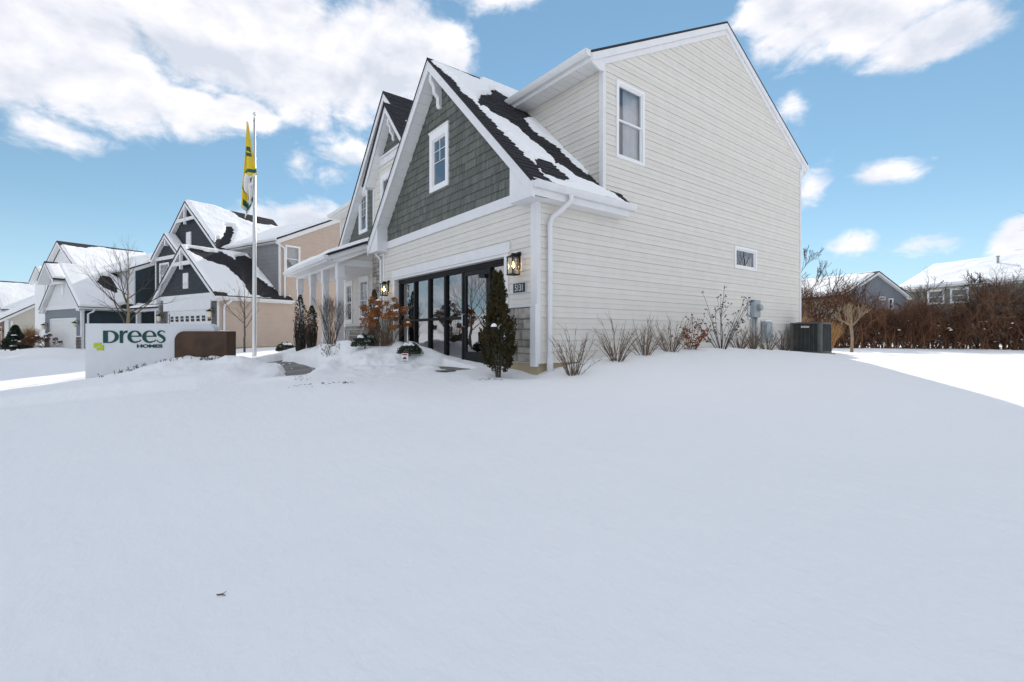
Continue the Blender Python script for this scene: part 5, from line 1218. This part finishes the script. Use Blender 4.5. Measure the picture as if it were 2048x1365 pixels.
tuft('tan ornamental grass clump right of the air conditioner', .45, 12.6, 1.05, .55, 420, 1); tuft('tan grass tops showing above the air conditioner', -.45, 12.7, 1.25, .5, 260, 2)
tuft('orange grass clump at the left corner of the navy house', -44.3, -12.6, 1.75, .8, 900, 3)
tuft('dry weedy clump beside the small spruce', -44.8, -13.6, 1.0, .9, 260, 4, 'twig')
hydrangea('low brown hydrangea before the white garage door of the navy house', -41.2, -11.4, 1.0, 1.5, 30, 33, 'leaf_brown', .15)
t = thing('small_spruce', 'small snow dusted spruce on the lawn at far left', 'tree', (-43.6, -13.3, gz(-43.6, -13.3))); crown_cone('crown', 'conifer', t, 1.7, .75, 5200, 9, .1, [(0, 1), (.2, .85), (.5, .5), (.8, .22), (1, .03)], (.1, .2), upward=.3)
MB().tube([(0, 0, -.2), (0, 0, 1.4)], [.05, .02], 6).build('trunk', 'bark', t)
for k in range(9): a = k*2.1; q = .5*(1 - k/11); snow_blob(t, (q*math.cos(a), q*math.sin(a), .35 + k*.13), .24, .2, .08, k)
# twiggy tops of buried plants by the sign and walk
def sprigs(label, x, y, n, w_, seed, h=.14, m='twig_dark', ang=0):
    rg = random.Random(seed); t = thing('buried_plant', label, 'plant', (x, y, gz(x, y)), 0, 'plant tips poking through the snow'); mb = MB(); c, s = math.cos(ang), math.sin(ang)
    for k in range(n):
        u, v = rg.gauss(0, w_), rg.gauss(0, w_*.25); px_, py_ = u*c - v*s, u*s + v*c; z0 = gz(x + px_, y + py_) - gz(x, y); e = (UP + rvec(rg, .5)).normalized(); L = h*rg.uniform(.4, 1)
        p0 = Vector((px_, py_, z0 - .02)); mb.tube([p0, p0 + e*L*.6, p0 + e*L], [.005, .004, .002], 3, cap=False)
        for j in range(3): leaf(mb, rg, p0 + e*L*rg.uniform(.5, 1), .03)
    mb.build('twigs', m, t)
sprigs('plant tips poking through snow below the left end of the sign', -8.75, -6.05, 46, .30, 1, ang=.9); sprigs('faint plant tips in the snow below the sign lettering', -8.0, -5.2, 16, .22, 2, .10, ang=.9); sprigs('plant tips in the snow below the brown sign block', -7.35, -4.45, 34, .16, 3, ang=.9)
sprigs('plant tips on the snow bank left of the globe shrub', -6.9, -1.65, 40, .35, 4, .22, 'twig'); sprigs('plant tips at the near edge of the snow bank', -6.3, -1.9, 22, .2, 5, .2, 'twig')
# soil scuffs and fallen twigs on the lawn
def scuff(label, x, y, n, w_, seed, ang=.5):
    rg = random.Random(seed); mb = MB(); c, s = math.cos(ang), math.sin(ang); z0 = gz(x, y)
    for k in range(n):
        u, v = rg.gauss(0, w_), rg.gauss(0, w_*.35); a, b_ = x + u*c - v*s, y + u*s + v*c; z = gz(a, b_); r_ = rg.uniform(.008, .030); pts = [(a + r_*rg.uniform(.5, 1.6)*math.cos(j*1.05) - x, b_ + r_*rg.uniform(.4, 1)*math.sin(j*1.05) - y, z + .002 + rg.uniform(0, .004) - z0) for j in range(6)]
        mb.add(pts + [(a - x, b_ - y, z + .008 - z0)], [(j, (j + 1) % 6, 6) for j in range(6)])
    o = mb.build('bare_soil', 'soil'); o.location = (x, y, z0); tag(o, label, 'soil', 'scuffed patches of bare soil in the snow')
scuff('dark scuffed soil patch nearest the glass doors', -1.75, -3.05, 26, .16, 1); scuff('scuffed soil crumbs beside the walk end', -3.3, -3.3, 22, .22, 2, .2); scuff('thin soil streak in the snow left of the dark patch', -2.2, -3.5, 18, .22, 3, .6); scuff('soil speck at the foot of the arborvitae', -.2, -.85, 16, .12, 4)
def fallen(label, x, y, L, a, seed):
    rg = random.Random(seed); t = MB(); e = Vector((math.cos(a), math.sin(a), 0)); p = [Vector((0, 0, .004)) + e*L*k + Vector((rg.gauss(0, .006), rg.gauss(0, .006), .0)) for k in (-.5, -.2, .1, .5)]
    for q in p: q.z = gz(x + q.x, y + q.y) - gz(x, y) + .006
    t.tube(p, [.003, .004, .004, .002], 4); t.tube([p[2], p[2] + e*L*.2 + Vector((-e.y, e.x, 0))*L*.16 + UP*.01], [.003, .0015], 3); o = t.build('fallen_twig', 'bark'); o.location = (x, y, gz(x, y)); tag(o, label, 'twig')
fallen('small dark twig lying on the snow in the foreground', 3.72, -5.43, .075, .75, 1); fallen('tiny twig on the snow at the lower right', 7.75, -4.03, .03, .2, 2)

# ------------------------------------------------------------------ small furniture
t = thing('rocking_chair', 'white slatted rocking chair on the porch', 'chair', (-9.75, .05, .10), R(-25)); P = 'paint_white'
for s_ in (-1, 1):
    MB().tube([(s_*.26, -.42, .05), (s_*.26, -.2, .015), (s_*.26, .1, .01), (s_*.26, .38, .05), (s_*.26, .52, .10)], .022, 6).build('rocker', P, t)
    MB().tube([(s_*.26, -.22, .02), (s_*.26, -.25, .60)], .022, 6).build('leg', P, t); MB().tube([(s_*.26, .20, .03), (s_*.25, .22, .42), (s_*.24, .42, 1.08)], .022, 6).build('leg', P, t)
    MB().box(s_*.30 - .05, s_*.30 + .05, -.32, .26, .60, .622).build('armrest', P, t)
for k in range(7): MB().box(-.25, .25, -.26 + k*.068, -.26 + k*.068 + .056, .40, .42).build('seat_slat', P, t)
for k in range(7): x = -.19 + k*.063; MB().hexa([(x - .02, .21, .43), (x + .02, .21, .43), (x + .02, .228, .43), (x - .02, .228, .43), (x - .02, .41, 1.06), (x + .02, .41, 1.06), (x + .02, .428, 1.06), (x - .02, .428, 1.06)]).build('back_slat', P, t)
MB().box(-.25, .25, .395, .435, 1.04, 1.13).build('top_rail', P, t, bevel=.008); MB().box(-.24, .24, -.25, -.22, .22, .25).build('stretcher', P, t)
yx, yy = -3.2, -1.15; t = thing('yard_sign', 'small white security yard sign stuck in the snow bank', 'sign', (yx, yy, gz(yx, yy)), R(38))
MB().tube([(0, .012, -.25), (0, .012, .10)], .008, 6).build('stake', 'grey_metal', t); MB().box(-.078, .078, -.004, .004, .03, .235).build('panel', 'paint_white', t, bevel=.003)
MB().box(-.062, .062, -.0055, -.004, .192, .222).build('red_band', 'red_mark', t); MB().prism([(-.045, .10), (.04, .10), (.05, .125), (.015, .165), (-.02, .15), (-.05, .12)], lambda u, z, d: (u, -d, z), .004, .0055).build('printed_picture', 'cabinet', t); MB().box(-.06, .06, -.0055, -.004, .052, .070).build('black_band', 'black_mark', t)

# ------------------------------------------------------------------ across the street (seen in the glass)
N6 = thing('house', 'tan house across the street reflected in the glass doors', 'house', (-38.0, -27.0, -.9), R(205))
sided(N6, [(0, 0), (13, 0), (13, 3), (0, 3)], [(8, 10, .9, 2.3)], FY(0), 'tan_siding', lap=False); window(N6, FY(0), 7.95, 10.05, .85, 2.35, trim=.12); garage_door(N6, 1, 5.8, 2.1, .0, lights=0)
wall_panel(N6, [(0, 0), (9, 0), (9, 3), (4.5, 5.2), (0, 3)], [], FX(13), 'tan_siding'); wall_panel(N6, [(0, 0), (9, 0), (9, 3), (4.5, 5.2), (0, 3)], [], lambda u, z, o: (-o, u, z), 'tan_siding'); wall_panel(N6, [(0, 0), (13, 0), (13, 3), (0, 3)], [], lambda u, z, o: (u, 9 + o, z), 'tan_siding')
ridge_x(N6, 4.5, 5, 5.5, .5, -.4, 13.4, dict(seed=98, thick=.2), dict(seed=99, thick=.2), step=.3)
box('foundation', 'concrete', N6, .1, 12.9, .1, 8.9, -.6, .0)
tree('street_tree', 'bare street tree by the far kerb reflected in the glass doors', -22.0, -13.8, 5.6, .10, 63, 'bark', nlimb=12, depth=4, spread=.4, first=.3, limbL=.36, z=-1.0)
tree('street_tree', 'bare street tree beyond the road reflected in the glass doors', -31.5, -18.5, 7.5, .13, 64, 'bark', nlimb=12, depth=4, spread=.55, first=.3, z=-1.0)
tree('garden_tree', 'bare tree beyond the right edge reflected in the small side window', 6.8, 21.6, 6.5, .13, 65, 'bark', nlimb=13, depth=4, spread=.55, first=.22, limbL=.34, z=-.45)
